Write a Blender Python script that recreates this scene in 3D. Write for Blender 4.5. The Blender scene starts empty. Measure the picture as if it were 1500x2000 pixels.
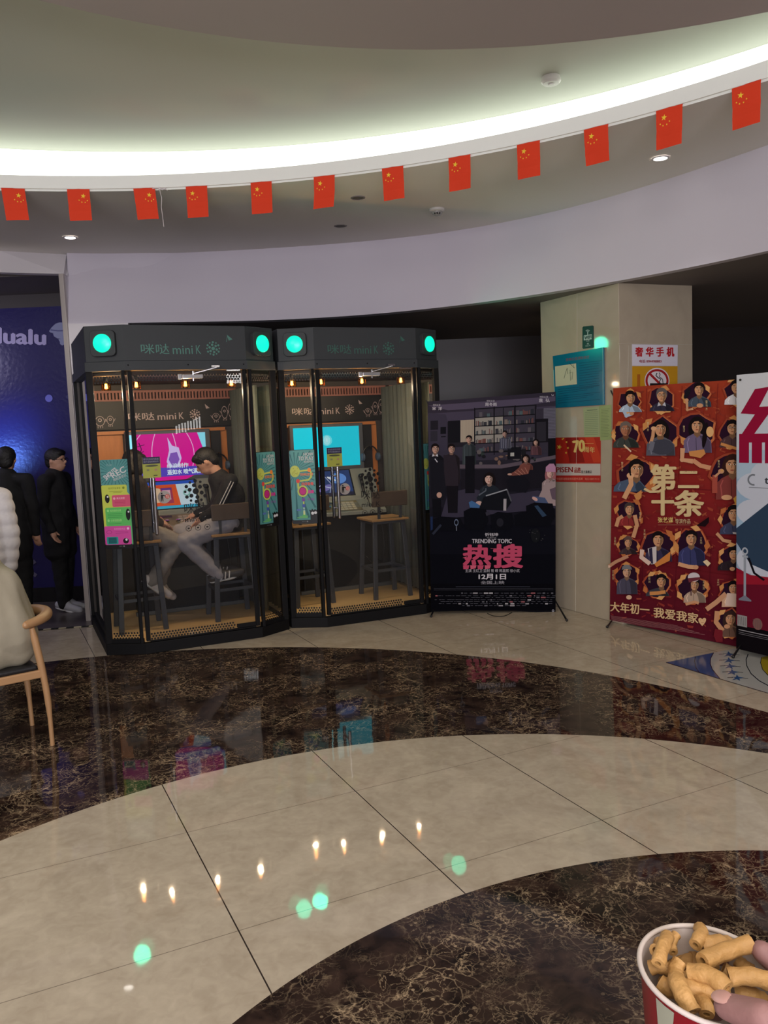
import bpy, bmesh, math, random
from mathutils import Vector, Matrix, geometry
random.seed(7)
C = bpy.context.scene.collection
PI = math.pi

# ------------------------------------------------------------ camera
FPX, PITCH, ROLL, CAMH = 1623.3, math.radians(5.8295), math.radians(-2.4097), 1.71
_f = Vector((0, math.cos(PITCH), -math.sin(PITCH)))
_u0 = Vector((0, math.sin(PITCH), math.cos(PITCH)))
_r0 = Vector((1, 0, 0))
_r = _r0 * math.cos(ROLL) + _u0 * math.sin(ROLL)
_u = -_r0 * math.sin(ROLL) + _u0 * math.cos(ROLL)
CAM = Vector((0, 0, CAMH))
cd = bpy.data.cameras.new('camera')
cam = bpy.data.objects.new('camera', cd)
C.objects.link(cam)
M = Matrix((_r, _u, -_f)).transposed().to_4x4()
M.translation = CAM
cam.matrix_world = M
cd.sensor_fit = 'VERTICAL'
cd.sensor_height = 36
cd.lens = FPX / 2000 * 36
cd.clip_start = 0.05
bpy.context.scene.camera = cam

# ------------------------------------------------------------ world, exposure, lights
sc = bpy.context.scene
sc.view_settings.view_transform = 'Standard'
sc.view_settings.look = 'None'
sc.view_settings.gamma = 1
sc.view_settings.exposure = 0.0
sc.view_settings.use_curve_mapping = False
w = bpy.data.worlds.new('world')
sc.world = w
w.use_nodes = True
w.node_tree.nodes['Background'].inputs[0].default_value = (0.9, 0.85, 0.95, 1)
w.node_tree.nodes['Background'].inputs[1].default_value = 0.035

def light(name, kind, loc, power, col, size=0.1, target=None, **kw):
    d = bpy.data.lights.new(name, kind)
    d.energy = power
    d.color = col
    if kind == 'AREA':
        d.shape = kw.get('shape', 'DISK'); d.size = size
        if 'size_y' in kw: d.size_y = kw['size_y']
    elif kind in ('POINT', 'SPOT'):
        d.shadow_soft_size = size
    if kind == 'SPOT':
        d.spot_size = kw.get('angle', 1.2); d.spot_blend = kw.get('blend', .5)
    o = bpy.data.objects.new(name, d)
    C.objects.link(o)
    o.location = loc
    if target is not None:
        o.rotation_euler = (Vector(target) - Vector(loc)).to_track_quat('-Z', 'Y').to_euler()
    return o

LIGHT_K = 1.45
# area lights added where the hall's unseen ceiling lights would be
light('hall_fill_light', 'AREA', (0.6, -1.2, 3.36), 62 * LIGHT_K, (1, .93, .84), 3.2, (0.6, -1.2, 0))
light('hall_fill_light', 'AREA', (3.4, 1.6, 3.36), 26 * LIGHT_K, (1, .90, .80), 1.6, (3.0, 2.4, 0))
light('hall_fill_light', 'AREA', (-2.4, 2.6, 3.36), 26 * LIGHT_K, (1, .92, .86), 1.2, (-1.6, 3.6, 0))
# area light added to lift the bulkhead, in place of a presumed display
light('front_fill_light', 'AREA', (-.4, -4.6, 1.9), 400, (.95, .91, 1), 5.0, (-.4, 7.5, 4.2), shape='RECTANGLE', size_y=1.5)
# corridor glow on the blue hoarding (blue source inferred off frame, pale wash added)
light('corridor_light', 'SPOT', (-4.3, 7.9, 1.45), 90, (.14, .30, 1), .15, (-3.9, 8.75, 1.78), angle=.8, blend=1)
light('corridor_light', 'AREA', (-5.0, 7.4, 2.7), 16, (.75, .7, 1), .6, (-4.6, 8.7, 1.0))

# ------------------------------------------------------------ projection helpers (trace a point of the photograph on to a real plane)
def ray(x, y):
    return _f + _r * ((x - 750) / FPX) + _u * ((1000 - y) / FPX)
def atz(x, y, z=0.0):
    d = ray(x, y)
    return CAM + d * ((z - CAMH) / d.z)
def hz(x, y, P):
    d = ray(x, y)
    return CAMH + math.hypot(P[0], P[1]) / math.hypot(d.x, d.y) * d.z
def onwall(x, y, A, B, off=0.0):
    n = Vector((B[1] - A[1], -(B[0] - A[0]), 0)).normalized()
    if n.dot(-Vector((A[0], A[1], 0))) < 0: n = -n
    P0 = Vector((A[0], A[1], 0)) + n * off
    d = ray(x, y)
    return CAM + d * ((P0 - CAM).dot(n) / d.dot(n))

# ------------------------------------------------------------ materials
def lin(c):
    r = []
    for v in c[:3]:
        v = v / 255.0
        r.append(v / 12.92 if v <= .04045 else ((v + .055) / 1.055) ** 2.4)
    return (r[0], r[1], r[2], 1)
MATS = {}
def mat(name, col=(200, 200, 200), rough=.5, metal=0.0, emis=0.0, ecol=None, var=0.0, scale=8.0, bump=0.0, spec=.5, coat=0.0):
    if name in MATS: return MATS[name]
    m = bpy.data.materials.new(name); m.use_nodes = True
    nt = m.node_tree; b = nt.nodes['Principled BSDF']
    b.inputs['Base Color'].default_value = lin(col)
    b.inputs['Roughness'].default_value = rough
    b.inputs['Metallic'].default_value = metal
    b.inputs['Specular IOR Level'].default_value = spec
    if coat: b.inputs['Coat Weight'].default_value = coat
    if emis:
        b.inputs['Emission Color'].default_value = lin(ecol or col)
        b.inputs['Emission Strength'].default_value = emis
    if var or bump:
        tc = nt.nodes.new('ShaderNodeTexCoord'); n = nt.nodes.new('ShaderNodeTexNoise')
        n.inputs['Scale'].default_value = scale; n.inputs['Detail'].default_value = 5
        nt.links.new(tc.outputs['Object'], n.inputs['Vector'])
        if var:
            mx = nt.nodes.new('ShaderNodeMix'); mx.data_type = 'RGBA'
            c = lin(col)
            mx.inputs[6].default_value = tuple(max(0, v * (1 - var)) for v in c[:3]) + (1,)
            mx.inputs[7].default_value = tuple(min(1, v * (1 + var)) for v in c[:3]) + (1,)
            nt.links.new(n.outputs['Fac'], mx.inputs[0]); nt.links.new(mx.outputs[2], b.inputs['Base Color'])
        if bump:
            bp = nt.nodes.new('ShaderNodeBump'); bp.inputs['Strength'].default_value = bump; bp.inputs['Distance'].default_value = .01
            nt.links.new(n.outputs['Fac'], bp.inputs['Height']); nt.links.new(bp.outputs[0], b.inputs['Normal'])
    MATS[name] = m
    return m

def glass_mat(name, tint=(235, 240, 240), refl=1.0, haze=0.0):
    if name in MATS: return MATS[name]
    m = bpy.data.materials.new(name); m.use_nodes = True
    nt = m.node_tree; nt.nodes.clear(); N = nt.nodes.new; L = nt.links.new
    out = N('ShaderNodeOutputMaterial'); mix = N('ShaderNodeMixShader'); tr = N('ShaderNodeBsdfTransparent'); gl = N('ShaderNodeBsdfGlossy')
    fr = N('ShaderNodeFresnel'); fr.inputs[0].default_value = 1.5
    mu = N('ShaderNodeMath'); mu.operation = 'MULTIPLY'; mu.inputs[1].default_value = refl; mu.use_clamp = True
    tr.inputs[0].default_value = lin(tint); gl.inputs['Roughness'].default_value = 0.0
    L(fr.outputs[0], mu.inputs[0]); L(mu.outputs[0], mix.inputs[0]); L(tr.outputs[0], mix.inputs[1]); L(gl.outputs[0], mix.inputs[2])
    if haze:
        m2 = N('ShaderNodeMixShader'); df = N('ShaderNodeBsdfDiffuse'); df.inputs[0].default_value = (.6, .6, .65, 1)  # flat grey mixed in for the hazy reflection on the glass
        m2.inputs[0].default_value = haze; L(mix.outputs[0], m2.inputs[1]); L(df.outputs[0], m2.inputs[2]); L(m2.outputs[0], out.inputs[0])
    else:
        L(mix.outputs[0], out.inputs[0])
    MATS[name] = m
    return m

def print_mat(name, rough=.45, emis=0.0, spec=.4):
    if name in MATS: return MATS[name]
    m = bpy.data.materials.new(name); m.use_nodes = True
    nt = m.node_tree; b = nt.nodes['Principled BSDF']
    a = nt.nodes.new('ShaderNodeAttribute'); a.attribute_name = 'ink'
    if emis:
        b.inputs['Base Color'].default_value = (.01, .01, .01, 1)
        nt.links.new(a.outputs['Color'], b.inputs['Emission Color']); b.inputs['Emission Strength'].default_value = emis
    else:
        nt.links.new(a.outputs['Color'], b.inputs['Base Color'])
    b.inputs['Roughness'].default_value = rough
    b.inputs['Specular IOR Level'].default_value = spec
    MATS[name] = m
    return m

# ------------------------------------------------------------ mesh helpers
def empty(name, loc=(0, 0, 0), rz=0.0, label=None, cat=None, group=None):
    o = bpy.data.objects.new(name, None); C.objects.link(o)
    o.empty_display_size = .1
    o.location = loc; o.rotation_euler = (0, 0, rz)
    tag(o, label, cat, group)
    return o
def tag(o, label=None, cat=None, group=None, kind=None):
    if label: o['label'] = label
    if cat: o['category'] = cat
    if group: o['group'] = group
    if kind: o['kind'] = kind
    return o

class MB:
    def __init__(s): s.v = []; s.f = []; s.m = []
    def add(s, vs, fs, mi=0):
        b = len(s.v); s.v += [Vector(v) for v in vs]; s.f += [tuple(i + b for i in f) for f in fs]; s.m += [mi] * len(fs)
        return s
    def box(s, lo, hi, mi=0, M=None):
        x0, y0, z0 = lo; x1, y1, z1 = hi
        vs = [Vector(p) for p in ((x0, y0, z0), (x1, y0, z0), (x1, y1, z0), (x0, y1, z0), (x0, y0, z1), (x1, y0, z1), (x1, y1, z1), (x0, y1, z1))]
        if M is not None: vs = [M @ v for v in vs]
        return s.add(vs, [(0, 3, 2, 1), (4, 5, 6, 7), (0, 1, 5, 4), (1, 2, 6, 5), (2, 3, 7, 6), (3, 0, 4, 7)], mi)
    def obox(s, a, b, w, h, mi=0, up=(0, 0, 1)):
        """a bar from a to b, w wide and h high"""
        a = Vector(a); b = Vector(b); d = (b - a).normalized(); up = Vector(up)
        sd = d.cross(up)
        if sd.length < 1e-4: sd = d.cross(Vector((1, 0, 0)))
        sd.normalize(); u = sd.cross(d).normalized()
        vs = []
        for p in (a, b):
            for i, j in ((-1, -1), (1, -1), (1, 1), (-1, 1)):
                vs.append(p + sd * (i * w / 2) + u * (j * h / 2))
        return s.add(vs, [(0, 1, 2, 3), (7, 6, 5, 4), (0, 4, 5, 1), (1, 5, 6, 2), (2, 6, 7, 3), (3, 7, 4, 0)], mi)
    def prism(s, poly, z0, z1, mi=0):
        n = len(poly)
        vs = [(x, y, z0) for x, y in poly] + [(x, y, z1) for x, y in poly]
        fs = [(i, (i + 1) % n, n + (i + 1) % n, n + i) for i in range(n)] + [tuple(range(n - 1, -1, -1)), tuple(range(n, 2 * n))]
        return s.add(vs, fs, mi)
    def tube(s, path, r, n=12, mi=0, closed=False, cap=True, flat=1.0):
        P = [Vector(p) for p in path]; R = r if isinstance(r, (list, tuple)) else [r] * len(P)
        k = len(P); vs = []; fs = []
        prev = None
        for i, p in enumerate(P):
            if closed: t = (P[(i + 1) % k] - P[i - 1]).normalized()
            else: t = (P[min(i + 1, k - 1)] - P[max(i - 1, 0)]).normalized()
            if prev is None:
                a = Vector((0, 0, 1)) if abs(t.z) < .9 else Vector((1, 0, 0))
                x = t.cross(a).normalized()
            else:
                x = (prev - t * prev.dot(t)).normalized()
            prev = x; y = t.cross(x)
            for j in range(n):
                an = 2 * PI * j / n
                vs.append(p + (x * math.cos(an) + y * math.sin(an) * flat) * R[i])
        m = k if closed else k - 1
        for i in range(m):
            for j in range(n):
                a = i * n + j; b = i * n + (j + 1) % n; c = ((i + 1) % k) * n + (j + 1) % n; d = ((i + 1) % k) * n + j
                fs.append((a, b, c, d))
        if cap and not closed:
            fs.append(tuple(range(n - 1, -1, -1))); fs.append(tuple(range((k - 1) * n, k * n)))
        return s.add(vs, fs, mi)
    def lathe(s, prof, c=(0, 0, 0), n=24, mi=0, M=None, cap=True):
        vs = []; fs = []; k = len(prof)
        for (r, z) in prof:
            for j in range(n):
                an = 2 * PI * j / n; vs.append(Vector((r * math.cos(an), r * math.sin(an), z)))
        for i in range(k - 1):
            for j in range(n):
                fs.append((i * n + j, i * n + (j + 1) % n, (i + 1) * n + (j + 1) % n, (i + 1) * n + j))
        if cap: fs.append(tuple(range(n - 1, -1, -1))); fs.append(tuple(range((k - 1) * n, k * n)))
        if M is not None: vs = [M @ v for v in vs]
        c = Vector(c)
        return s.add([v + c for v in vs], fs, mi)
    def ell(s, c, r, n=16, mi=0, M=None):
        c = Vector(c); r = (r, r, r) if isinstance(r, (int, float)) else r
        vs = [Vector((0, 0, r[2]))]; fs = []; k = n // 2
        for i in range(1, k):
            a = PI * i / k
            for j in range(n):
                b = 2 * PI * j / n
                vs.append(Vector((r[0] * math.sin(a) * math.cos(b), r[1] * math.sin(a) * math.sin(b), r[2] * math.cos(a))))
        vs.append(Vector((0, 0, -r[2])))
        for j in range(n): fs.append((0, 1 + j, 1 + (j + 1) % n))
        for i in range(k - 2):
            for j in range(n):
                a = 1 + i * n
                fs.append((a + j, a + n + j, a + n + (j + 1) % n, a + (j + 1) % n))
        a = 1 + (k - 2) * n
        for j in range(n): fs.append((a + j, len(vs) - 1, a + (j + 1) % n))
        if M is not None: vs = [M @ v for v in vs]
        return s.add([v + c for v in vs], fs, mi)
    def build(s, name, mats, parent=None, bevel=0.0, smooth=False, seg=2, autos=None):
        me = bpy.data.meshes.new(name)
        me.from_pydata([tuple(v) for v in s.v], [], s.f)
        mats = mats if isinstance(mats, (list, tuple)) else [mats]
        for m in mats: me.materials.append(m)
        me.polygons.foreach_set('material_index', s.m)
        bm = bmesh.new(); bm.from_mesh(me); bmesh.ops.recalc_face_normals(bm, faces=bm.faces); bm.to_mesh(me); bm.free()
        if smooth:
            me.polygons.foreach_set('use_smooth', [True] * len(me.polygons))
            try: me.set_sharp_from_angle(angle=autos or .7)
            except Exception: pass
        me.update()
        o = bpy.data.objects.new(name, me); C.objects.link(o)
        if parent: o.parent = parent
        if bevel:
            b = o.modifiers.new('bevel', 'BEVEL'); b.width = bevel; b.segments = seg; b.limit_method = 'ANGLE'; b.angle_limit = .6
        return o
def struct(o): o['kind'] = 'structure'; return o

# ------------------------------------------------------------ text and flat printed art
_tc = {}
def text_geo(s, bold=0.0):
    k = (s, bold)
    if k in _tc: return _tc[k]
    cu = bpy.data.curves.new('t', 'FONT'); cu.body = s; cu.resolution_u = 3; cu.offset = bold
    ob = bpy.data.objects.new('t', cu); C.objects.link(ob)
    bpy.context.view_layer.update()
    dg = bpy.context.evaluated_depsgraph_get()
    me = bpy.data.meshes.new_from_object(ob.evaluated_get(dg))
    vs = [(v.co.x, v.co.y) for v in me.vertices]; fs = [tuple(p.vertices) for p in me.polygons]
    bpy.data.objects.remove(ob); bpy.data.curves.remove(cu); bpy.data.meshes.remove(me)
    if not vs: vs = [(0, 0), (1, 0), (1, 1)]; fs = [(0, 1, 2)]
    x0 = min(v[0] for v in vs); x1 = max(v[0] for v in vs); y0 = min(v[1] for v in vs); y1 = max(v[1] for v in vs)
    vs = [((v[0] - x0) / max(x1 - x0, 1e-6), (v[1] - y0) / max(y1 - y0, 1e-6)) for v in vs]
    _tc[k] = (vs, fs)
    return _tc[k]

class Art:
    """flat printed artwork: f(x, y, h) gives the 3-D point of sheet coordinate (x, y), y down, h in front of the sheet"""
    def __init__(s, f, step=.00004, base=0.0006, flip=1):
        s.fn = f; s.v = []; s.f = []; s.c = []; s.h = base; s.step = step; s.clip = None
    def _add(s, pts, faces, col):
        if s.clip:
            np_, nf = [], []
            for q in faces:
                P = [pts[i] for i in q]
                cl = s.clip; m = len(cl)
                for i in range(m):
                    (ax, ay), (bx, by) = cl[i], cl[(i + 1) % m]; out = []
                    sd = [(bx - ax) * (p[1] - ay) - (by - ay) * (p[0] - ax) for p in P]
                    for j in range(len(P)):
                        k = (j + 1) % len(P)
                        if sd[j] >= 0: out.append(P[j])
                        if (sd[j] >= 0) != (sd[k] >= 0):
                            t = sd[j] / (sd[j] - sd[k]); out.append((P[j][0] + (P[k][0] - P[j][0]) * t, P[j][1] + (P[k][1] - P[j][1]) * t))
                    P = out
                    if len(P) < 3: break
                if len(P) >= 3: nf.append(tuple(range(len(np_), len(np_) + len(P)))); np_ += P
            if not nf: return
            pts, faces = np_, nf
        b = len(s.v)
        s.v += [s.fn(x, y, s.h) for x, y in pts]
        s.f += [tuple(i + b for i in q) for q in faces]
        s.c += [lin(col)] * len(faces)
        s.h += s.step
    def poly(s, pts, col):
        if len(pts) <= 4 and len(pts) == 3: fs = [(0, 1, 2)]
        else: fs = geometry.tessellate_polygon([[Vector((x, y, 0)) for x, y in pts]])
        s._add(pts, fs, col); return s
    def rect(s, x0, y0, x1, y1, col): return s.poly([(x0, y0), (x1, y0), (x1, y1), (x0, y1)], col)
    def ell(s, cx, cy, rx, ry, col, rot=0.0, n=20, a0=0, a1=2 * PI):
        full = abs(a1 - a0 - 2 * PI) < 1e-6
        m = n if full else n + 1
        pts = []
        for i in range(m):
            t = a0 + (a1 - a0) * i / n
            x = rx * math.cos(t); y = ry * math.sin(t)
            pts.append((cx + x * math.cos(rot) - y * math.sin(rot), cy + x * math.sin(rot) + y * math.cos(rot)))
        s._add(pts, [tuple(range(m))], col); return s
    def ring(s, cx, cy, r0, r1, col, n=28, a0=0, a1=2 * PI, k=1.0):
        pts = []; fs = []
        for i in range(n + 1):
            t = a0 + (a1 - a0) * i / n
            pts += [(cx + r0 * math.cos(t), cy + r0 * math.sin(t) * k), (cx + r1 * math.cos(t), cy + r1 * math.sin(t) * k)]
        for i in range(n): fs.append((2 * i, 2 * i + 1, 2 * i + 3, 2 * i + 2))
        s._add(pts, fs, col); return s
    def line(s, pts, w, col):
        vs = []; fs = []
        for i, p in enumerate(pts):
            a = pts[max(i - 1, 0)]; b = pts[min(i + 1, len(pts) - 1)]
            dx, dy = b[0] - a[0], b[1] - a[1]; l = math.hypot(dx, dy) or 1
            nx, ny = -dy / l * w / 2, dx / l * w / 2
            vs += [(p[0] + nx, p[1] + ny), (p[0] - nx, p[1] - ny)]
        for i in range(len(pts) - 1): fs.append((2 * i, 2 * i + 1, 2 * i + 3, 2 * i + 2))
        s._add(vs, fs, col); return s
    def star(s, cx, cy, r, col, rot=0.0):
        pts = []
        for i in range(10):
            q = r if i % 2 == 0 else r * .4
            t = rot - PI / 2 + i * PI / 5
            pts.append((cx + q * math.cos(t), cy + q * math.sin(t)))
        return s.poly(pts, col)
    def text(s, t, x0, y0, x1, y1, col, bold=0.0, rise=0.0, mirror=False, lean=0.0):
        """letters stretched into the box x0..x1, y0 (top)..y1 (bottom); rise lowers the right end"""
        vs, fs = text_geo(t, 0.0); e = bold * (y1 - y0)
        for dx, dy in (((0, 0),) if not bold else ((0, 0), (e, 0), (-e, 0), (0, e * .6), (0, -e * .6), (e * .7, e * .5), (-e * .7, -e * .5), (e * .7, -e * .5), (-e * .7, e * .5))):
            s._add([(x0 + (x1 - x0) * u + lean * v + dx, y1 - (y1 - y0) * v + rise * u + dy) for u, v in vs], fs, col); s.h -= s.step * (.9 if bold else 0)
        s.h += s.step; return s
    def quadtext(s, t, tl, tr, br, bl, col, bold=0.0):
        if bold:
            e = bold * (abs(bl[1] - tl[1]))
            for dx, dy in ((e, 0), (-e, 0), (0, e * .6), (0, -e * .6)):
                s.quadtext(t, *[(p[0] + dx, p[1] + dy) for p in (tl, tr, br, bl)], col)
        vs, fs = text_geo(t, 0.0); pts = []
        for u, v in vs:
            a = (bl[0] + (br[0] - bl[0]) * u, bl[1] + (br[1] - bl[1]) * u); b = (tl[0] + (tr[0] - tl[0]) * u, tl[1] + (tr[1] - tl[1]) * u)
            pts.append((a[0] + (b[0] - a[0]) * v, a[1] + (b[1] - a[1]) * v))
        s._add(pts, fs, col); return s
    def slab(s, pts, thick, col):
        """solid sheet under the print, pts = outline in sheet coordinates"""
        b = len(s.v); n = len(pts)
        s.v += [s.fn(x, y, 0) for x, y in pts] + [s.fn(x, y, -thick) for x, y in pts]
        fs = [tuple(range(n)), tuple(range(2 * n - 1, n - 1, -1))] + [(i, i + n, (i + 1) % n + n, (i + 1) % n) for i in range(n)]
        s.f += [tuple(i + b for i in q) for q in fs]; s.c += [lin(col)] * len(fs)
        return s
    def build(s, name, material, parent=None):
        me = bpy.data.meshes.new(name)
        me.from_pydata([tuple(v) for v in s.v], [], s.f)
        at = me.color_attributes.new('ink', 'FLOAT_COLOR', 'CORNER')
        data = []
        for q, c in zip(s.f, s.c): data += list(c) * len(q)
        at.data.foreach_set('color', data)
        me.materials.append(material); me.update()
        o = bpy.data.objects.new(name, me); C.objects.link(o)
        if parent:
            o.parent = parent
        return o
def wall_art(A, B, ox=0.0, oy=0.0, k=1.0, off=0.0, inv=None, lean=0.0):
    """sheet coordinates are photograph pixels (x/k+ox, y/k+oy) traced on the upright plane over floor line A-B"""
    n = Vector((B[1] - A[1], -(B[0] - A[0]), 0)).normalized()
    if n.dot(-Vector((A[0], A[1], 0))) < 0: n = -n
    P0 = Vector((A[0], A[1], 0)) + n * off
    def f(x, y, h):
        d = ray(ox + x / k, oy + y / k)
        P = CAM + d * ((P0 - CAM).dot(n) / d.dot(n)) + n * h
        return inv @ P if inv is not None else P
    return f
# ============================================================ THE SETTING
def paint(name, col, rough=.7): return mat(name, col, rough, var=.03, scale=1.5)
white = paint('white_paint', (222, 218, 222))
grey_paint = paint('grey_ceiling_paint', (222, 218, 212))
cove_paint = paint('cove_paint', (186, 188, 178))
dark_paint = paint('dark_paint', (70, 66, 66))

def floor_material():
    m = bpy.data.materials.new('polished_stone_floor'); m.use_nodes = True
    nt = m.node_tree; N = nt.nodes.new; L = nt.links.new; b = nt.nodes['Principled BSDF']
    tc = N('ShaderNodeTexCoord'); sep = N('ShaderNodeSeparateXYZ'); L(tc.outputs['Object'], sep.inputs[0])
    def math_(op, a, b_=None, c=None):
        n = N('ShaderNodeMath'); n.operation = op
        for i, v in enumerate((a, b_, c)):
            if v is None: continue
            if isinstance(v, (int, float)): n.inputs[i].default_value = v
            else: L(v, n.inputs[i])
        return n.outputs[0]
    X, Y = sep.outputs[0], sep.outputs[1]
    def dist(cx, cy):
        return math_('SQRT', math_('ADD', math_('POWER', math_('SUBTRACT', X, cx), 2.0), math_('POWER', math_('SUBTRACT', Y, cy), 2.0)))
    d1, d2, d3 = dist(-1.445, 2.231), dist(.415, 1.658), dist(1.191, .992)
    in1 = math_('LESS_THAN', d1, 4.293); in2 = math_('LESS_THAN', d2, 2.779); in3 = math_('LESS_THAN', d3, 2.118)
    dark = math_('MAXIMUM', math_('MULTIPLY', in1, math_('SUBTRACT', 1.0, in2)), in3)
    # tile grid
    th = math.radians(25.446); ox, oy, a, bb = -1.97790, 3.83395, .7965, .8095
    gx = math_('ADD', math_('MULTIPLY', math_('SUBTRACT', X, ox), math.cos(th)), math_('MULTIPLY', math_('SUBTRACT', Y, oy), math.sin(th)))
    gy = math_('ADD', math_('MULTIPLY', math_('SUBTRACT', X, ox), -math.sin(th)), math_('MULTIPLY', math_('SUBTRACT', Y, oy), math.cos(th)))
    def joint(g, s, wd):
        fr = math_('FRACT', math_('ADD', math_('DIVIDE', g, s), 50.5))
        return math_('LESS_THAN', math_('ABSOLUTE', math_('SUBTRACT', fr, .5)), wd / s / 2)
    j1 = joint(gx, a, .005); j2 = joint(gy, bb, .0036)
    # beige stone
    n1 = N('ShaderNodeTexNoise'); n1.inputs['Scale'].default_value = 3.0; n1.inputs['Detail'].default_value = 8; n1.inputs['Distortion'].default_value = 1.6; L(tc.outputs['Object'], n1.inputs['Vector'])
    n2 = N('ShaderNodeTexNoise'); n2.inputs['Scale'].default_value = 22; n2.inputs['Detail'].default_value = 6; n2.inputs['Distortion'].default_value = .8; L(tc.outputs['Object'], n2.inputs['Vector'])
    r1 = N('ShaderNodeValToRGB'); r1.color_ramp.elements[0].position = .32; r1.color_ramp.elements[0].color = lin((168, 155, 135)); r1.color_ramp.elements[1].position = .7; r1.color_ramp.elements[1].color = lin((196, 184, 163))
    L(math_('ADD', math_('MULTIPLY', n1.outputs['Fac'], .6), math_('MULTIPLY', n2.outputs['Fac'], .4)), r1.inputs[0])
    # dark emperador stone: brown ground, pale crack veins
    def ridge(scale, dist_, wd, seed=0.0, det=6):
        mp = N('ShaderNodeMapping'); mp.inputs['Location'].default_value = (seed, seed * .7, 0); L(tc.outputs['Object'], mp.inputs[0])
        n = N('ShaderNodeTexNoise'); n.inputs['Scale'].default_value = scale; n.inputs['Detail'].default_value = det; n.inputs['Distortion'].default_value = dist_; n.inputs['Roughness'].default_value = .55; L(mp.outputs[0], n.inputs['Vector'])
        return math_('SUBTRACT', 1.0, math_('MINIMUM', 1.0, math_('DIVIDE', math_('ABSOLUTE', math_('SUBTRACT', n.outputs['Fac'], .5)), wd)))
    def crack(scale, wd, seed):
        mp = N('ShaderNodeMapping'); mp.inputs['Location'].default_value = (seed, seed * .6, 0); L(tc.outputs['Object'], mp.inputs[0])
        nz = N('ShaderNodeTexNoise'); nz.inputs['Scale'].default_value = scale * 1.3; nz.inputs['Detail'].default_value = 5; L(mp.outputs[0], nz.inputs['Vector'])
        ad = N('ShaderNodeMix'); ad.data_type = 'VECTOR'; ad.inputs[0].default_value = .0; 
        vm = N('ShaderNodeVectorMath'); vm.operation = 'MULTIPLY_ADD'; vm.inputs[1].default_value = (1.1 / scale, 1.1 / scale, 0); L(nz.outputs['Color'], vm.inputs[0]); L(mp.outputs[0], vm.inputs[2])
        vo = N('ShaderNodeTexVoronoi'); vo.feature = 'DISTANCE_TO_EDGE'; vo.inputs['Scale'].default_value = scale; L(vm.outputs[0], vo.inputs['Vector'])
        return math_('SUBTRACT', 1.0, math_('MINIMUM', 1.0, math_('DIVIDE', vo.outputs['Distance'], wd)))
    v1 = math_('ADD', ridge(5.0, 1.2, .008, 0, 7), math_('MULTIPLY', crack(5.5, .020, 1.3), .6)); v2 = math_('ADD', ridge(13, .8, .016, 3.1, 6), math_('MULTIPLY', crack(14, .030, 5.1), .4)); v3 = ridge(2.6, 2.2, .005, 7.7, 8)
    mk = N('ShaderNodeTexNoise'); mk.inputs['Scale'].default_value = 3.2; mk.inputs['Detail'].default_value = 4; L(tc.outputs['Object'], mk.inputs['Vector'])
    msk = math_('MULTIPLY', math_('MAXIMUM', 0.0, math_('SUBTRACT', mk.outputs['Fac'], .36)), 3.8)
    vein = math_('MULTIPLY', math_('ADD', math_('ADD', v1, math_('MULTIPLY', v2, .7)), math_('MULTIPLY', v3, .9)), msk)
    vr = N('ShaderNodeTexVoronoi'); vr.inputs['Scale'].default_value = 20; mp = N('ShaderNodeMapping'); L(tc.outputs['Object'], mp.inputs[0]); L(mp.outputs[0], vr.inputs['Vector'])
    chip = math_('MULTIPLY', math_('LESS_THAN', vr.outputs['Distance'], .13), math_('MULTIPLY', msk, .8))
    vein = math_('MINIMUM', 1.0, math_('MULTIPLY', math_('ADD', vein, chip), .75))
    n3 = N('ShaderNodeTexNoise'); n3.inputs['Scale'].default_value = 9; n3.inputs['Detail'].default_value = 8; n3.inputs['Distortion'].default_value = 1.0; L(tc.outputs['Object'], n3.inputs['Vector'])
    r2 = N('ShaderNodeValToRGB'); r2.color_ramp.elements[0].position = .35; r2.color_ramp.elements[0].color = lin((26, 18, 17)); r2.color_ramp.elements[1].position = .75; r2.color_ramp.elements[1].color = lin((66, 50, 42)); L(n3.outputs['Fac'], r2.inputs[0])
    mv = N('ShaderNodeMix'); mv.data_type = 'RGBA'; mv.inputs[7].default_value = lin((184, 160, 128)); L(r2.outputs[0], mv.inputs[6]); L(vein, mv.inputs[0])
    # joint: visible on the beige, faint on the dark
    jj = math_('MULTIPLY', math_('MAXIMUM', j1, math_('MULTIPLY', j2, .6)), math_('SUBTRACT', 1.0, math_('MULTIPLY', dark, .93)))
    mj = N('ShaderNodeMix'); mj.data_type = 'RGBA'; mj.inputs[7].default_value = lin((52, 44, 38))
    md = N('ShaderNodeMix'); md.data_type = 'RGBA'; L(dark, md.inputs[0]); L(r1.outputs[0], md.inputs[6]); L(mv.outputs[2], md.inputs[7])
    L(md.outputs[2], mj.inputs[6]); L(jj, mj.inputs[0]); L(mj.outputs[2], b.inputs['Base Color'])
    b.inputs['Roughness'].default_value = .035; b.inputs['Specular IOR Level'].default_value = .25
    nb = N('ShaderNodeTexNoise'); nb.inputs['Scale'].default_value = 4; nb.inputs['Detail'].default_value = 2; L(tc.outputs['Object'], nb.inputs['Vector'])
    bp = N('ShaderNodeBump'); bp.inputs['Strength'].default_value = .035; bp.inputs['Distance'].default_value = .02; L(nb.outputs['Fac'], bp.inputs['Height']); L(bp.outputs[0], b.inputs['Normal'])
    return m
fl = MB(); fl.box((-9, -6, -.1), (9, 14, 0)); struct(fl.build('floor', floor_material()))

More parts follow.
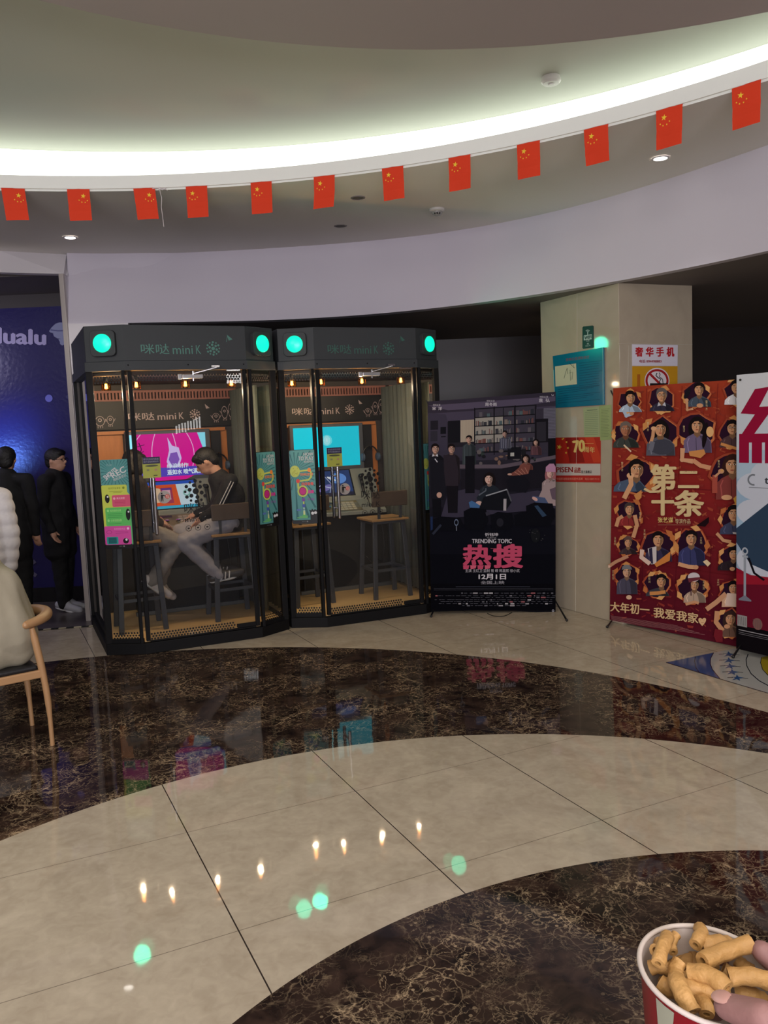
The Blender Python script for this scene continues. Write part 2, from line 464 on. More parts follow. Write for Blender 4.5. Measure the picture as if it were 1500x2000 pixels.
# corridor floor beyond the threshold, dull dark tile, with a striped threshold edge
T0, T1 = atz(55, 1233), atz(176, 1224)
tdir = (T1 - T0).normalized()
fc = MB(); a = T0 - tdir * 3.2; b_ = T1 + tdir * .35
fc.prism([(a.x, a.y), (b_.x, b_.y), (b_.x, 8.9), (a.x, 8.9)], .0005, .006)
struct(fc.build('floor_corridor', mat('corridor_tile', (92, 84, 82), .3, var=.15, scale=3)))
th = MB(); th_n = 24
tn = Vector((-tdir.y, tdir.x, 0))
for i in range(th_n):
    p = T0 - tdir * 1.0 + tdir * (1.6 * i / th_n); q = p + tdir * (1.6 / th_n)
    th.obox(p + Vector((0, 0, .007)), q + Vector((0, 0, .007)), .03, .006, i % 2)
struct(th.build('trim_1', [mat('thresh_black', (20, 20, 20), .6), mat('thresh_cream', (190, 180, 150), .6)]))

# the curved bulkhead: traced as bottom edge (z 2.77) and top edge (z 3.43)
ZB, ZC = 2.77, 3.43
bot = [(300, 628), (380, 629), (470, 628.5), (560, 624), (630, 621), (700, 616), (775, 610), (850, 602), (930, 592.5), (1000, 583), (1100, 567), (1200, 551), (1300, 532), (1400, 512), (1500, 491)]
bp_ = [atz(x, y, ZB) for x, y in bot]
dL = (bp_[0] - bp_[2]).normalized()
bp_ = [Vector((-2.82, 7.75, ZB)), Vector((-2.5, 7.84, ZB))] + bp_
e = (bp_[-1] - bp_[-3]).normalized()
for k in range(1, 8):
    e = (Matrix.Rotation(-.11, 3, 'Z') @ e); bp_.append(bp_[-1] + e * .6)
top_px = [(130, 497), (215, 497.5), (300, 496), (380, 493), (470, 489), (560, 483), (630, 478), (700, 473), (775, 466), (850, 457), (930, 446), (1000, 432), (1100, 411), (1200, 385), (1300, 352), (1400, 318), (1500, 284)]
tp = [atz(x, y, ZC) for x, y in top_px]
while len(tp) < len(bp_): tp.append(Vector((bp_[len(tp)].x, bp_[len(tp)].y, ZC)) + (tp[16] - Vector((bp_[16].x, bp_[16].y, ZC))))
# soften both lines
def soften(P, n=2):
    for _ in range(n):
        P = [P[0]] + [(P[i - 1] + P[i] * 2 + P[i + 1]) / 4 for i in range(1, len(P) - 1)] + [P[-1]]
    return P
bp_ = bp_[:1] + soften(bp_[1:], 2); tp = soften(tp, 2)
def spline(P, k=4):
    P = [Vector(p) for p in P]; out = []
    for i in range(len(P) - 1):
        p0, p1, p2, p3 = P[max(i - 1, 0)], P[i], P[i + 1], P[min(i + 2, len(P) - 1)]
        for j in range(k):
            t = j / k
            out.append(.5 * ((2 * p1) + (p2 - p0) * t + (2 * p0 - 5 * p1 + 4 * p2 - p3) * t * t + (3 * p1 - p0 - 3 * p2 + p3) * t ** 3))
    return out + [P[-1]]
B_, T_ = spline(bp_), spline(tp)
fa = MB(); n = len(B_)
back = [p + Vector((p.x * .0, .12, 0)) + Vector((p.x, p.y, 0)).normalized() * .02 for p in B_]
vs = B_ + T_ + [Vector((p.x, p.y, ZB)) for p in back] + [Vector((p.x, p.y, ZC)) for p in back]
fs = []
for i in range(n - 1):
    fs += [(i, i + 1, n + i + 1, n + i), (i, 2 * n + i, 2 * n + i + 1, i + 1), (2 * n + i, 3 * n + i, 3 * n + i + 1, 2 * n + i + 1)]
fs += [(0, n, 3 * n, 2 * n)]
fa.add(vs, fs); struct(fa.build('wall_bulkhead', paint('bulkhead_paint', (206, 201, 212)), smooth=True))

# pier left of the booths, from floor to bulkhead, and head of the corridor opening
pr_ = MB()
pr_.prism([(-2.82, 7.75), (-2.3, 7.86), (-2.3, 7.95), (-2.82, 7.85)], 0, ZB)
struct(pr_.build('wall_pier', white))
hd = MB()
zt = hz(125, 535, (-2.82, 7.75)); hl = T_[0]
p_l = atz(0, 490, ZC); pb = [Vector((-2.82, 7.75, zt)), ]
x = atz(0, 532, zt); Lf = Vector((x.x - (-2.82 - x.x) * 1.2, x.y - (7.75 - x.y) * 1.2, zt))
Lt = p_l + (p_l - T_[0]) * 1.2
vs = [Vector((-2.82, 7.75, zt)), x, Lf, T_[0], p_l, Lt]
vs += [v + Vector((0, .1, 0)) for v in vs]
hd.add(vs, [(0, 1, 4, 3), (1, 2, 5, 4), (0, 6, 7, 1), (1, 7, 8, 2), (6, 9, 10, 7), (7, 10, 11, 8)]); struct(hd.build('wall_corridor_head', white))
cn = MB(); cn.add([Vector((-2.82, 7.75, ZB)), T_[0], Vector((-2.82, 7.75, zt)), Vector((-2.82, 7.85, ZB)), T_[0] + Vector((0, .1, 0))], [(0, 2, 1), (0, 1, 4, 3)]); struct(cn.build('wall_corridor_jamb', white))
# slim metal corner trim on the pier
tr = MB(); tr.box((-2.858, 7.722, 0), (-2.815, 7.765, zt)); struct(tr.build('trim_2', mat('corner_trim', (176, 168, 164), .35, .2), bevel=.004))

# ceilings -----------------------------------------------------
LC, LR = (-1.352, 1.29), 4.755      # opening in the outer ceiling
def ring_pts(c, r, z, n=144): return [Vector((c[0] + r * math.cos(2 * PI * i / n), c[1] + r * math.sin(2 * PI * i / n), z)) for i in range(n)]
def ring_mesh(name, rings, m, smooth=True):
    mb = MB(); n = len(rings[0]); vs = []; fs = []
    for r in rings: vs += r
    for k in range(len(rings) - 1):
        for i in range(n): fs.append((k * n + i, k * n + (i + 1) % n, (k + 1) * n + (i + 1) % n, (k + 1) * n + i))
    mb.add(vs, fs); return struct(mb.build(name, m, smooth=smooth))
# outer soffit: flat ceiling from the circular opening out to the walls
outer = []
for p in ring_pts(LC, LR, ZC):
    d = (p - Vector((LC[0], LC[1], ZC))).normalized()
    outer.append(p + d * 6.5)
ring_mesh('ceiling', [ring_pts(LC, LR, ZC), outer], grey_paint, False)
ring_mesh('trim_3', [ring_pts(LC, LR, ZC), ring_pts(LC, LR, ZC + .105), ring_pts(LC, LR + .05, ZC + .105), ring_pts(LC, LR + .05, ZC + .03), ring_pts(LC, LR + .05, ZC)], paint('lip_paint', (240, 242, 236)))
ZU = 3.80
CR = 4.98
CC = (-1.15, 1.42)
ring_mesh('wall_cove', [ring_pts(LC, LR + .05, ZC + .03), ring_pts(CC, CR, ZC + .03), ring_pts(CC, CR, ZU)], cove_paint)
up = MB(); up.add(ring_pts(CC, CR, ZU), [tuple(range(144))]); struct(up.build('ceiling_recess', cove_paint))
# hanging disc with its own dim cove
DC, DR, ZD = (.612, .985), 3.45, 3.60
ring_mesh('ceiling_disc', [ring_pts(DC, .01, ZD), ring_pts(DC, DR, ZD), ring_pts(DC, DR, ZD + .05), ring_pts(DC, DR - .25, ZD + .06), ring_pts(DC, DR - .25, ZU)], paint('disc_paint', (172, 162, 160)), False)

def strip_mat(name, col, s): return mat(name, (240, 240, 230), .5, emis=s, ecol=col)
COVE_E, DISC_E = 2.0, 5.0
mb = MB()
def strip(c, r, z, wd, m, name, parts=1, a0=0, a1=2 * PI):
    n = 144; mb = MB(); vs = []; fs = []
    for i in range(n):
        t = 2 * PI * i / n; d = Vector((math.cos(t), math.sin(t), 0)); q = Vector((c[0], c[1], z)) + d * r
        vs += [q, q + d * wd, q + d * wd + Vector((0, 0, .012)), q + Vector((0, 0, .012))]
    for i in range(n):
        a = 4 * i; b = 4 * ((i + 1) % n)
        for k in range(4): fs.append((a + k, b + k, b + (k + 1) % 4, a + (k + 1) % 4))
    mb.add(vs, fs); o = mb.build(name, m)
    return o
s1 = ring_mesh('cove_light_panel', [ring_pts(CC, CR - .01, ZC + .08), ring_pts(CC, CR - .01, ZU - .003)], strip_mat('cove_led', (248, 255, 243), COVE_E)); del s1['kind']
tag(s1, 'white glowing band running around the curved wall of the round ceiling recess', 'light strip')
s2 = strip(DC, DR - .12, ZD + .065, .03, strip_mat('disc_led', (245, 240, 235), DISC_E), 'disc_light_strip')
tag(s2, 'dim light strip lying above the rim of the hanging ceiling disc at the top', 'light strip')

# soffit behind the bulkhead and dark space behind booths and pillar
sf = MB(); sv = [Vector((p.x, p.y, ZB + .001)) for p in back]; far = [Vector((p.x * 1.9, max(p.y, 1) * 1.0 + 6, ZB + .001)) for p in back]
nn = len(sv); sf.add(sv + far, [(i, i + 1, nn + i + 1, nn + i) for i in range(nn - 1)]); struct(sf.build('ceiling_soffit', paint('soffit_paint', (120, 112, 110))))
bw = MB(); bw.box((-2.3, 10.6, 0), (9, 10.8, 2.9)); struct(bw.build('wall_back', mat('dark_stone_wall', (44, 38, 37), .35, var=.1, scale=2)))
# beige stone pillar
pc, pl, pr2 = atz(1208, 553, 2.77), atz(1055, 591, 2.77), atz(1352, 558, 2.77)
def pillar_mat():
    m = mat('beige_marble', (178, 166, 146), .07, var=.12, scale=2.2)
    nt = m.node_tree; b = nt.nodes['Principled BSDF']
    n = nt.nodes['Noise Texture']; n.inputs['Distortion'].default_value = 2.5; n.inputs['Detail'].default_value = 9
    return m
d1_ = (pl - pc); d2_ = (pr2 - pc)
pq = MB(); q4 = pc + d1_ + d2_
pq.prism([(pc.x, pc.y), (pr2.x, pr2.y), (q4.x, q4.y), (pl.x, pl.y)], 0, 2.771); struct(pq.build('wall_pillar', pillar_mat(), bevel=.003))
# joints of the stone cladding
jm = mat('stone_joint', (196, 190, 174), .5)
jo = MB()
def joint(x0, y0, x1, y1, A, B):
    p = onwall(x0, y0, A, B, .0012); q = onwall(x1, y1, A, B, .0012); jo.obox(p, q, .004, .002)
joint(1127, 575, 1127, 690, pc, pl); joint(1126, 850, 1124, 1200, pc, pl); joint(1208, 671, 1352, 673, pc, pr2); joint(1228, 675, 1226, 760, pc, pr2)
struct(jo.build('trim_4', jm))

# blue hoarding in the corridor with its light lettering
HA, HB_ = (-3.874, 8.755), (-3.25, 8.787)
bl = MB(); bl.box((-7.5, 8.76, .16), (-2.4, 8.86, 3.09)); struct(bl.build('wall_corridor', mat('blue_hoarding', (38, 34, 92), .28, bump=.25, scale=26)))
bb_ = MB(); bb_.box((-7.5, 8.74, 0), (-2.4, 8.86, .16)); struct(bb_.build('baseboard_corridor', mat('black_base', (16, 15, 18), .4)))
b2 = MB(); b2.box((-7.5, 8.76, 3.09), (-2.4, 8.86, 3.5)); struct(b2.build('wall_corridor_upper', dark_paint))
cc = MB(); cc.box((-7.5, 7.80, zt + .005), (-2.865, 8.9, zt + .03)); cc_o = struct(cc.build('ceiling_corridor', paint('corridor_ceiling', (104, 98, 96))))
cs = MB(); cs.box((-2.4, 7.9, 0), (-2.3, 10.7, ZB)); struct(cs.build('wall_corridor_side', dark_paint))
# rest of the hall behind the camera
hb = MB(); hb.box((-9, -6, 0), (9, -5.8, 3.43)); struct(hb.build('wall_behind', mat('hall_wall', (120, 112, 108), .5)))
hl_ = MB(); hl_.box((-9, -6, 0), (-8.9, 9, 3.43)); struct(hl_.build('wall_left', mat('hall_wall')))
hr_ = MB(); hr_.box((8.9, -6, 0), (9, 11, 3.43)); struct(hr_.build('wall_right', mat('hall_wall')))
# ============================================================ KARAOKE BOOTHS
black_metal = mat('black_powder_coat', (13, 13, 15), .6, var=.15, scale=20, spec=.22)
header_metal = mat('header_anthracite', (52, 56, 59), .6, var=.06, scale=6)
inner_black = mat('inner_black', (22, 22, 24), .5)
chrome = mat('chrome', (200, 200, 205), .15, 1.0)
silver = mat('silver_plastic', (150, 156, 150), .35, .3)
booth_glass = glass_mat('booth_glass', (232, 236, 236), 1.0)
wood_orange = mat('orange_wood', (190, 118, 62), .45, var=.18, scale=5)
wood_floor = mat('booth_floor_board', (222, 186, 130), .5, var=.12, scale=6)
def wave_wood(m, s=14):
    nt = m.node_tree; wv = nt.nodes.new('ShaderNodeTexNoise'); n = nt.nodes['Noise Texture']
    mp = nt.nodes.new('ShaderNodeMapping'); mp.inputs['Scale'].default_value = (s, s, 1); nt.links.new(nt.nodes['Texture Coordinate'].outputs['Object'], mp.inputs[0]); nt.links.new(mp.outputs[0], n.inputs['Vector'])
    nt.nodes.remove(wv)
wave_wood(wood_orange, 6)
screen_m = print_mat('lit_screen', .2, emis=1.0)
ink_m = print_mat('printed_vinyl', .45)
ink_gloss = print_mat('printed_gloss', .25)
status_green = mat('status_green', (10, 120, 90), .3, emis=1.5, ecol=(8, 250, 184))
header_ink = print_mat('header_letters', .5)
frit_m = mat('black_frit', (12, 12, 13), .6)
curtain_m = mat('curtain_cloth', (92, 98, 92), .85, var=.1, scale=12)
amber = glass_mat('amber_glass', (255, 190, 110), .8)
bulb_m = mat('bulb_filament', (255, 190, 90), .4, emis=30, ecol=(255, 196, 110))

W, CW, CDp, DEP = .759, .282, .146, 1.40
ZL, ZH, ZT = 2.223, 2.30, 2.57
OUT = [(-W, DEP), (-W, CDp), (-W + CW, 0), (W - CW, 0), (W, CDp), (W, DEP)]
def inset(poly, d):
    n = len(poly); out = []
    for i in range(n):
        p0, p1, p2 = Vector(poly[i - 1]), Vector(poly[i]), Vector(poly[(i + 1) % n])
        a = (p1 - p0).normalized(); b = (p2 - p1).normalized()
        na = Vector((-a.y, a.x)); nb = Vector((-b.y, b.x))
        k = d / max(.2, (1 + na.dot(nb)))
        out.append(tuple(p1 + (na + nb) * k))
    return out

def minik(art, x0, x1, y0, y1, col, bold=.0):
    """the brand line over the door: two characters, Latin letters, a ball of dots and a little flag"""
    w_ = x1 - x0; h = y1 - y0
    art.text('咪哒', x0, y0, x0 + w_ * .33, y1, col, bold)
    art.text('mini', x0 + w_ * .37, y0 + h * .18, x0 + w_ * .61, y1, col, bold)
    art.text('K', x0 + w_ * .65, y0 + h * .12, x0 + w_ * .71, y1, col, bold)
    dotball(art, x0 + w_ * .86, (y0 + y1) / 2 - h * .05, h * .72, col)
def dotball(art, cx, cy, r, col, hole=None):
    rnd = random.Random(3)
    spots = [(0, 0, .26)] + [(.52 * math.cos(t), .52 * math.sin(t), .17) for t in [i * PI / 3 + .3 for i in range(6)]]
    spots += [(.88 * math.cos(t), .88 * math.sin(t), .15 if i % 2 else .11) for i, t in enumerate([i * PI / 6 for i in range(12)])]
    for x, y, q in spots:
        art.ell(cx + x * r, cy + y * r, q * r, q * r, col, n=14)
        if hole: art.ell(cx + x * r, cy + y * r, q * r * .72, q * r * .72, hole, n=14)

def chamfer_frame(side):
    """centre, direction and inward normal of a chamfer pane, side -1 left / +1 right"""
    if side < 0: a, b = Vector((-W, CDp, 0)), Vector((-W + CW, 0, 0))
    else: a, b = Vector((W - CW, 0, 0)), Vector((W, CDp, 0))
    t = (b - a).normalized(); n = Vector((t.y, -t.x, 0))
    return a, b, t, n

def booth_x(loc, rz, x, y, d):
    o_ = Vector(loc[:2]); ex = Vector((math.cos(rz), math.sin(rz))); ey = Vector((-math.sin(rz), math.cos(rz))); r_ = ray(x, y); q = Vector((r_.x, r_.y))
    return (q * ((o_.dot(ey) + d) / q.dot(ey)) - o_).dot(ex)

def make_booth(idx, loc, rz, label):
    root = empty('karaoke_booth', loc, rz, label, 'karaoke booth', 'glass karaoke booths')
    Minv = (Matrix.Translation(Vector(loc)) @ Matrix.Rotation(rz, 4, 'Z')).inverted()
    # base, floor
    b = MB(); b.prism(OUT, 0, .088); b.build('base', black_metal, root, bevel=.004)
    b = MB(); b.prism(inset(OUT, .05), .0885, .097); b.build('floor_board', wood_floor, root)
    # header: ledge and box
    b = MB(); b.prism(OUT, ZL, ZH - .004); b.build('ledge', header_metal, root, bevel=.003)
    b = MB(); b.prism(inset(OUT, .012), ZH - .004, ZT); hdr = b.build('header', header_metal, root, bevel=.004)
    # little bolts on the ledge
    for x in (-W + CW + .02, 0.0, W - CW - .03):
        b = MB(); b.lathe([(.006, 0), (.006, .003), (.003, .005)], (0, 0, 0), 8, M=Matrix.Translation((x, -.0, ZL + .04)) @ Matrix.Rotation(PI / 2, 4, 'X')); b.build('bolt', black_metal, root)
    # posts
    z0, z1 = .088, ZL
    ins = inset(OUT, .028)
    for k, (x, y) in enumerate(ins):
        pz = MB()
        if k in (0, 5): pz.box((x - .025, y - .025, z0), (x + .025, y + .025, z1))
        elif k in (1, 4): pz.box((x - .025, y - .022, z0), (x + .025, y + .03, z1))
        else:
            s = -1 if k == 2 else 1
            pz.box((x + s * .0 - .012 + s * .028, y - .02, z0), (x + .012 + s * .028, y + .03, z1))
        pz.build('post', black_metal, root, bevel=.003)
    # bottom rails
    for side in (-1, 1):
        a, c, t, n = chamfer_frame(side)
        r = MB(); r.obox(a - n * .03 + t * .02 + Vector((0, 0, .105)), c - n * .03 - t * .02 + Vector((0, 0, .105)), .03, .034); r.build('bottom_rail', black_metal, root, bevel=.002)
        r = MB(); r.box((side * W - side * .04 - .014, CDp + .03, .088), (side * W - side * .04 + .014, DEP - .03, .122)); r.build('bottom_rail', black_metal, root)
    # glass: chamfers and sides
    for side in (-1, 1):
        a, c, t, n = chamfer_frame(side)
        g = MB(); p0 = a - n * .03 + t * .05; p1 = c - n * .03 - t * .045
        g.add([p0 + Vector((0, 0, .12)), p1 + Vector((0, 0, .12)), p1 + Vector((0, 0, ZL)), p0 + Vector((0, 0, ZL))], [(0, 1, 2, 3)])
        g.build('glass_pane', booth_glass, root)
        g = MB(); x = side * (W - .04)
        g.add([(x, CDp + .05, .12), (x, DEP - .05, .12), (x, DEP - .05, ZL), (x, CDp + .05, ZL)], [(0, 1, 2, 3)])
        g.build('glass_pane', booth_glass, root)
        # perforated dot bands printed on the chamfer panes
        fb = MB()
        for zb_, rows in ((.128, 3), (ZL - .085, 3)):
            for rr in range(rows):
                m_ = 9
                for i in range(m_):
                    q = p0 + (p1 - p0) * ((i + .5 + (.5 if rr % 2 else 0)) / (m_ + .5)) + n * .002 + Vector((0, 0, zb_ + rr * .020))
                    fb.add([q + t * (.0085 * math.cos(u)) + Vector((0, 0, .0085 * math.sin(u))) for u in [2 * PI * k / 8 for k in range(8)]], [tuple(range(8))])
        fb.build('dot_band', frit_m, root)
    # door
    x0, x1 = -W + CW + .045, W - CW - .045
    dn = MB()
    dn.box((x0 - .032, .012, .10), (x0, .05, ZL - .005)); dn.box((x1, .012, .10), (x1 + .032, .05, ZL - .005))
    dn.box((x1 - .16, .014, .105), (x1, .046, .135)); dn.box((x0, .02, .089), (x1, .045, .1))
    door = dn.build('door', black_metal, root, bevel=.003)
    g = MB(); g.add([(x0, .03, .10), (x1, .03, .10), (x1, .03, ZL - .01), (x0, .03, ZL - .01)], [(0, 1, 2, 3)])
    g.build('door_glass', glass_mat('door_glass', (214, 218, 222), 1.15, .012), door)
    fb = MB()
    for zb_, lo_, hi_ in ((.112, x0, x1 - .16), (ZL - .075, x0, x1)):
        for rr in range(3):
            m_ = int((hi_ - lo_) / .0235)
            for i in range(m_):
                xx = lo_ + (i + .5 + (.5 if rr % 2 else 0)) * .0235
                if xx > hi_ - .006: continue
                if zb_ > 1 and .02 < xx + .08 < .17: continue
                q = Vector((xx, .028, zb_ + rr * .020))
                fb.add([q + Vector((.0085 * math.cos(u), 0, .0085 * math.sin(u))) for u in [2 * PI * k / 8 for k in range(8)]], [tuple(range(8))])
    fb.build('dot_band', frit_m, door)
    # tall pull handle
    hx = -.335
    h_ = MB()
    for yy in (-.045, .095):
        pth = [(hx, yy, .955), (hx, yy, 1.385)]
        h_.tube(pth, .014, 14)
        h_.ell((hx, yy, 1.385), .014, 12); h_.ell((hx, yy, .955), .014, 12)
    for zz in (1.03, 1.31): h_.tube([(hx, -.045, zz), (hx, .095, zz)], .008, 10)
    h_.build('handle', chrome, door, smooth=True)
    # door closer
    c_ = MB(); c_.box((-.055, -.03, 2.155), (.105, .012, 2.185)); c_.box((-.085, -.012, 2.15), (-.055, .012, 2.19)); c_.build('door_closer', mat('closer_grey', (168, 168, 172), .35, .5), door, bevel=.004)
    c_ = MB(); c_.obox((.03, -.03, 2.19), (.21, -.06, 2.235), .012, .006); c_.lathe([(.012, 0), (.012, .03)], (.03, -.02, 2.18), 12); c_.box((.17, -.06, 2.236), (.235, -.0, 2.252)); c_.lathe([(.009, 0), (.009, .025)], (.03, -.02, 2.135), 12)
    c_.build('closer_arm', chrome, door)
    hp = MB(); hp.box((x1 - .13, -.006, ZL - .012), (x1 - .02, .012, ZL - .002)); hp.build('pivot_plate', chrome, door)
    # header lettering, teal edge lighting painted as flat colour, dimmer on the right booth
    f = lambda x, y, h: Vector((x, .0115 - h, y))
    ha = Art(lambda x, y, h: Vector((x, .0105 - h, -y)))
    tc = (84, 134, 122) if idx == 0 else (60, 104, 92)
    minik(ha, -.352, .30, -2.425, -2.347, tc, 0.0)
    ha.poly([(.325, -2.5), (.37, -2.462), (.338, -2.452)], tc); ha.line([(.33, -2.49), (.318, -2.44)], .004, tc)
    ha.build('header_logo', header_ink, root)
    # status lamps on the chamfers
    for side in (-1, 1):
        a, c, t, n = chamfer_frame(side)
        ctr = (a + c) / 2 - n * .012 + Vector((0, 0, 2.433)) + t * (.0)
        R = Matrix((t, Vector((0, 0, 1)), n)).transposed().to_4x4(); R.translation = ctr
        lb = MB()
        rr = .035; hw = .098; pts = []
        for cx, cy, a0 in ((hw - rr, hw - rr, 0), (-hw + rr, hw - rr, PI / 2), (-hw + rr, -hw + rr, PI), (hw - rr, -hw + rr, 1.5 * PI)):
            for i in range(5): pts.append((cx + rr * math.cos(a0 + i * PI / 8), cy + rr * math.sin(a0 + i * PI / 8)))
        nn = len(pts)
        vs = [R @ Vector((x, y, 0)) for x, y in pts] + [R @ Vector((x, y, .035)) for x, y in pts]
        lb.add(vs, [(i, (i + 1) % nn, nn + (i + 1) % nn, nn + i) for i in range(nn)] + [tuple(range(nn, 2 * nn))])
        lamp = lb.build('status_lamp', header_metal, root, bevel=.004)
        ln = MB(); prof = [(.0695, 0), (.069, .006), (.055, .013), (.03, .018), (.0005, .02)]
        ln.lathe(prof, (0, 0, 0), 28, M=R @ Matrix.Translation((0, 0, .0355)), cap=False); ln.build('lens', status_green, lamp, smooth=True)
        wp = Minv.inverted() @ (ctr + n * .16); wd = Minv.inverted() @ (ctr + n * 2 + Vector((0, 0, 0)))
        light('status_lamp_light', 'SPOT', wp, 4.6, (.02, 1, .55), .07, wd, angle=2.6, blend=1)
    # ---- inside
    b = MB(); b.box((-W + .03, 1.335, .09), (W - .03, 1.385, ZL)); bw_ = b.build('back_wall', mat('inner_panel', (58, 52, 48), .6, var=.1), root)
    b = MB(); b.prism(inset(OUT, .06), ZL - .03, ZL - .004); b.build('inner_ceiling', inner_black, root)
    b = MB(); b.box((-.66, 1.325, 1.0), (-.37, 1.335, 1.75)); b.box((.40, 1.325, .09), (.50, 1.335, 1.75)); b.box((.52, 1.325, .09), (.60, 1.335, 1.75)); b.build('wood_panel', wood_orange, root)
    b = MB(); b.box((-.70, 1.29, 1.745), (.58, 1.334, 1.775)); b.build('wood_ledge', wood_orange, root)
    b = MB(); b.box((.44, 1.30, .9), (.535, 1.325, 1.745)); b.build('headphone_board', inner_black, root)
    # slatted valance
    b = MB(); b.box((-.68, 1.27, 2.12), (.70, 1.30, 2.14)); b.box((-.68, 1.27, 2.045), (.70, 1.30, 2.06))
    for i in range(46):
        x = -.68 + i * .03; b.box((x, 1.275, 2.055), (x + .017, 1.295, 2.125))
    b.build('slat_valance', mat('valance_red_wood', (146, 92, 78), .55), root)
    # brand board
    la = Art(lambda x, y, h: Vector((x, 1.294 - h, -y)))
    la.slab([(-.64, -2.045), (.70, -2.045), (.70, -1.79), (-.64, -1.79)], .03, (24, 24, 24))
    pk = (190, 168, 162)
    minik(la, -.31, .40, -1.935, -1.865, pk, .012)
    la.poly([(.40, -2.0), (.445, -1.96), (.41, -1.955)], pk)
    for (x, y, rx, ry) in ((-.56, -1.87, .04, .045), (-.47, -1.875, .03, .04), (.50, -1.875, .035, .035), (.585, -1.915, .03, .06), (.65, -1.93, .028, .07)):
        la.ring(x, y, rx * .9, rx, pk, k=ry / rx); la.ring(x, y - ry * .2, rx * .25, rx * .4, pk)
        for s in (-1, 0, 1): la.line([(x + s * rx * .5, y + ry), (x + s * rx * .5, y + ry + .018)], .004, pk)
        la.line([(x - rx, y + .01), (x - rx - .015, y - .015)], .004, pk); la.line([(x + rx, y + .01), (x + rx + .015, y - .015)], .004, pk)
    la.build('brand_board', ink_m, root)
    # television
    b = MB(); b.box((-.36, 1.25, 1.285), (.42, 1.32, 1.765)); tv = b.build('television', mat('tv_bezel', (88, 92, 98), .35), root, bevel=.006)
    ta = Art(lambda x, y, h: Vector((x, 1.2495 - h, -y)), base=.0004)
    if idx == 0:
        ta.rect(-.325, -1.735, .375, -1.335, (150, 235, 250))
        MG, DK = (232, 10, 150), (176, 0, 120)
        ta.ell(.03, -1.50, .33, .22, MG, n=36)
        ta.rect(-.325, -1.735, .375, -1.735 + .001, MG)
        ta.poly([(-.26, -1.735), (.30, -1.735), (.355, -1.56), (.34, -1.43), (.25, -1.335), (-.20, -1.335), (-.30, -1.43), (-.32, -1.56)], MG)
        for x, s in ((-.22, -.09), (-.09, -.04), (.07, .03), (.20, .06)):
            pts = [(x + s * (1 - ((i - 5) / 5) ** 2), -1.735 + i * .04) for i in range(11)]
            ta.line(pts, .007, (255, 190, 235))
        ta.poly([(.02, -1.70), (.06, -1.62), (.12, -1.60), (.14, -1.50), (.11, -1.42), (.04, -1.40), (.0, -1.47), (.03, -1.58)], (226, 200, 250))
        ta.poly([(.04, -1.55), (.10, -1.56), (.12, -1.49), (.09, -1.43), (.05, -1.43), (.02, -1.49)], (140, 90, 190))
        ta.rect(-.325, -1.42, .375, -1.335, (90, 70, 190))
        ta.text('缘浪制作', .0, -1.455, .20, -1.41, (230, 250, 255), .02)
        ta.text('遥如水 喷气满满', .0, -1.398, .33, -1.35, (235, 250, 255), .03)
        ta.line([(-.24, -1.66), (-.22, -1.60), (-.25, -1.52)], .008, (20, 10, 60)); ta.line([(-.27, -1.62), (-.19, -1.64)], .006, (20, 10, 60)); ta.line([(-.26, -1.55), (-.2, -1.58)], .006, (20, 10, 60))
    else:
        ta.rect(-.325, -1.735, .375, -1.335, (20, 214, 232))
        ta.ring(.025, -1.60, .045, .055, (120, 240, 246)); ta.ell(.025, -1.60, .04, .045, (170, 246, 248)); ta.rect(.02, -1.62, .03, -1.585, (225, 255, 255))
    ta.build('screen', screen_m, tv)
    # console: body, sloping screen panel, key panel
    b = MB(); b.box((-.36, 1.02, .097), (.56, 1.33, .86)); b.build('console_body', mat('console_black', (30, 31, 31), .35, var=.1), root, bevel=.01)
    b = MB(); b.box((-.40, 1.0, .097), (.60, 1.05, .135)); b.build('console_skirt', mat('skirt_metal', (120, 122, 120), .35, .6), root, bevel=.006)
    side = [(.90, .86), (1.32, .86), (1.32, 1.29), (1.235, 1.30), (1.085, 1.03), (1.075, .995), (.90, .895)]
    b = MB(); n_ = len(side)
    vs = [(-.37, y, z) for y, z in side] + [(.50, y, z) for y, z in side]
    b.add(vs, [(i, (i + 1) % n_, n_ + (i + 1) % n_, n_ + i) for i in range(n_)] + [tuple(range(n_)), tuple(range(2 * n_ - 1, n_ - 1, -1))])
    con = b.build('console_desk', silver, root, bevel=.006)
    u = (Vector((0, 1.235, 1.30)) - Vector((0, 1.085, 1.03))).normalized(); nn_ = Vector((0, -u.z, u.y))
    def onscr(x, y, h): return Vector((x, 1.085, 1.03)) + u * (.309 - y) + nn_ * h
    sa = Art(onscr, base=.0015)
    sa.slab([(-.345, -.0), (.25, -.0), (.25, .30), (-.345, .30)], .004, (20, 20, 24))
    if idx == 0:
        sa.rect(-.33, .012, .235, .288, (40, 90, 200)); sa.rect(-.33, .045, .235, .26, (244, 92, 40))
        sa.poly([(.06, .045), (.235, .045), (.235, .26), (.08, .26)], (226, 244, 250)); sa.ring(.15, .14, .02, .034, (150, 205, 190)); sa.rect(.125, .18, .18, .19, (150, 205, 190))
        sa.rect(-.30, .07, -.22, .12, (250, 190, 90)); sa.ell(-.12, .15, .06, .075, (250, 210, 170)); sa.rect(-.085, .075, .02, .235, (180, 60, 90)); sa.rect(-.07, .09, .0, .2, (240, 180, 190)); sa.rect(-.08, .08, .015, .1, (110, 60, 150))
        sa.rect(-.33, .262, .235, .288, (60, 190, 220))
    else:
        sa.rect(-.33, .012, .235, .288, (46, 70, 120)); sa.poly([(-.33, .012), (-.05, .012), (-.12, .288), (-.33, .288)], (30, 30, 70))
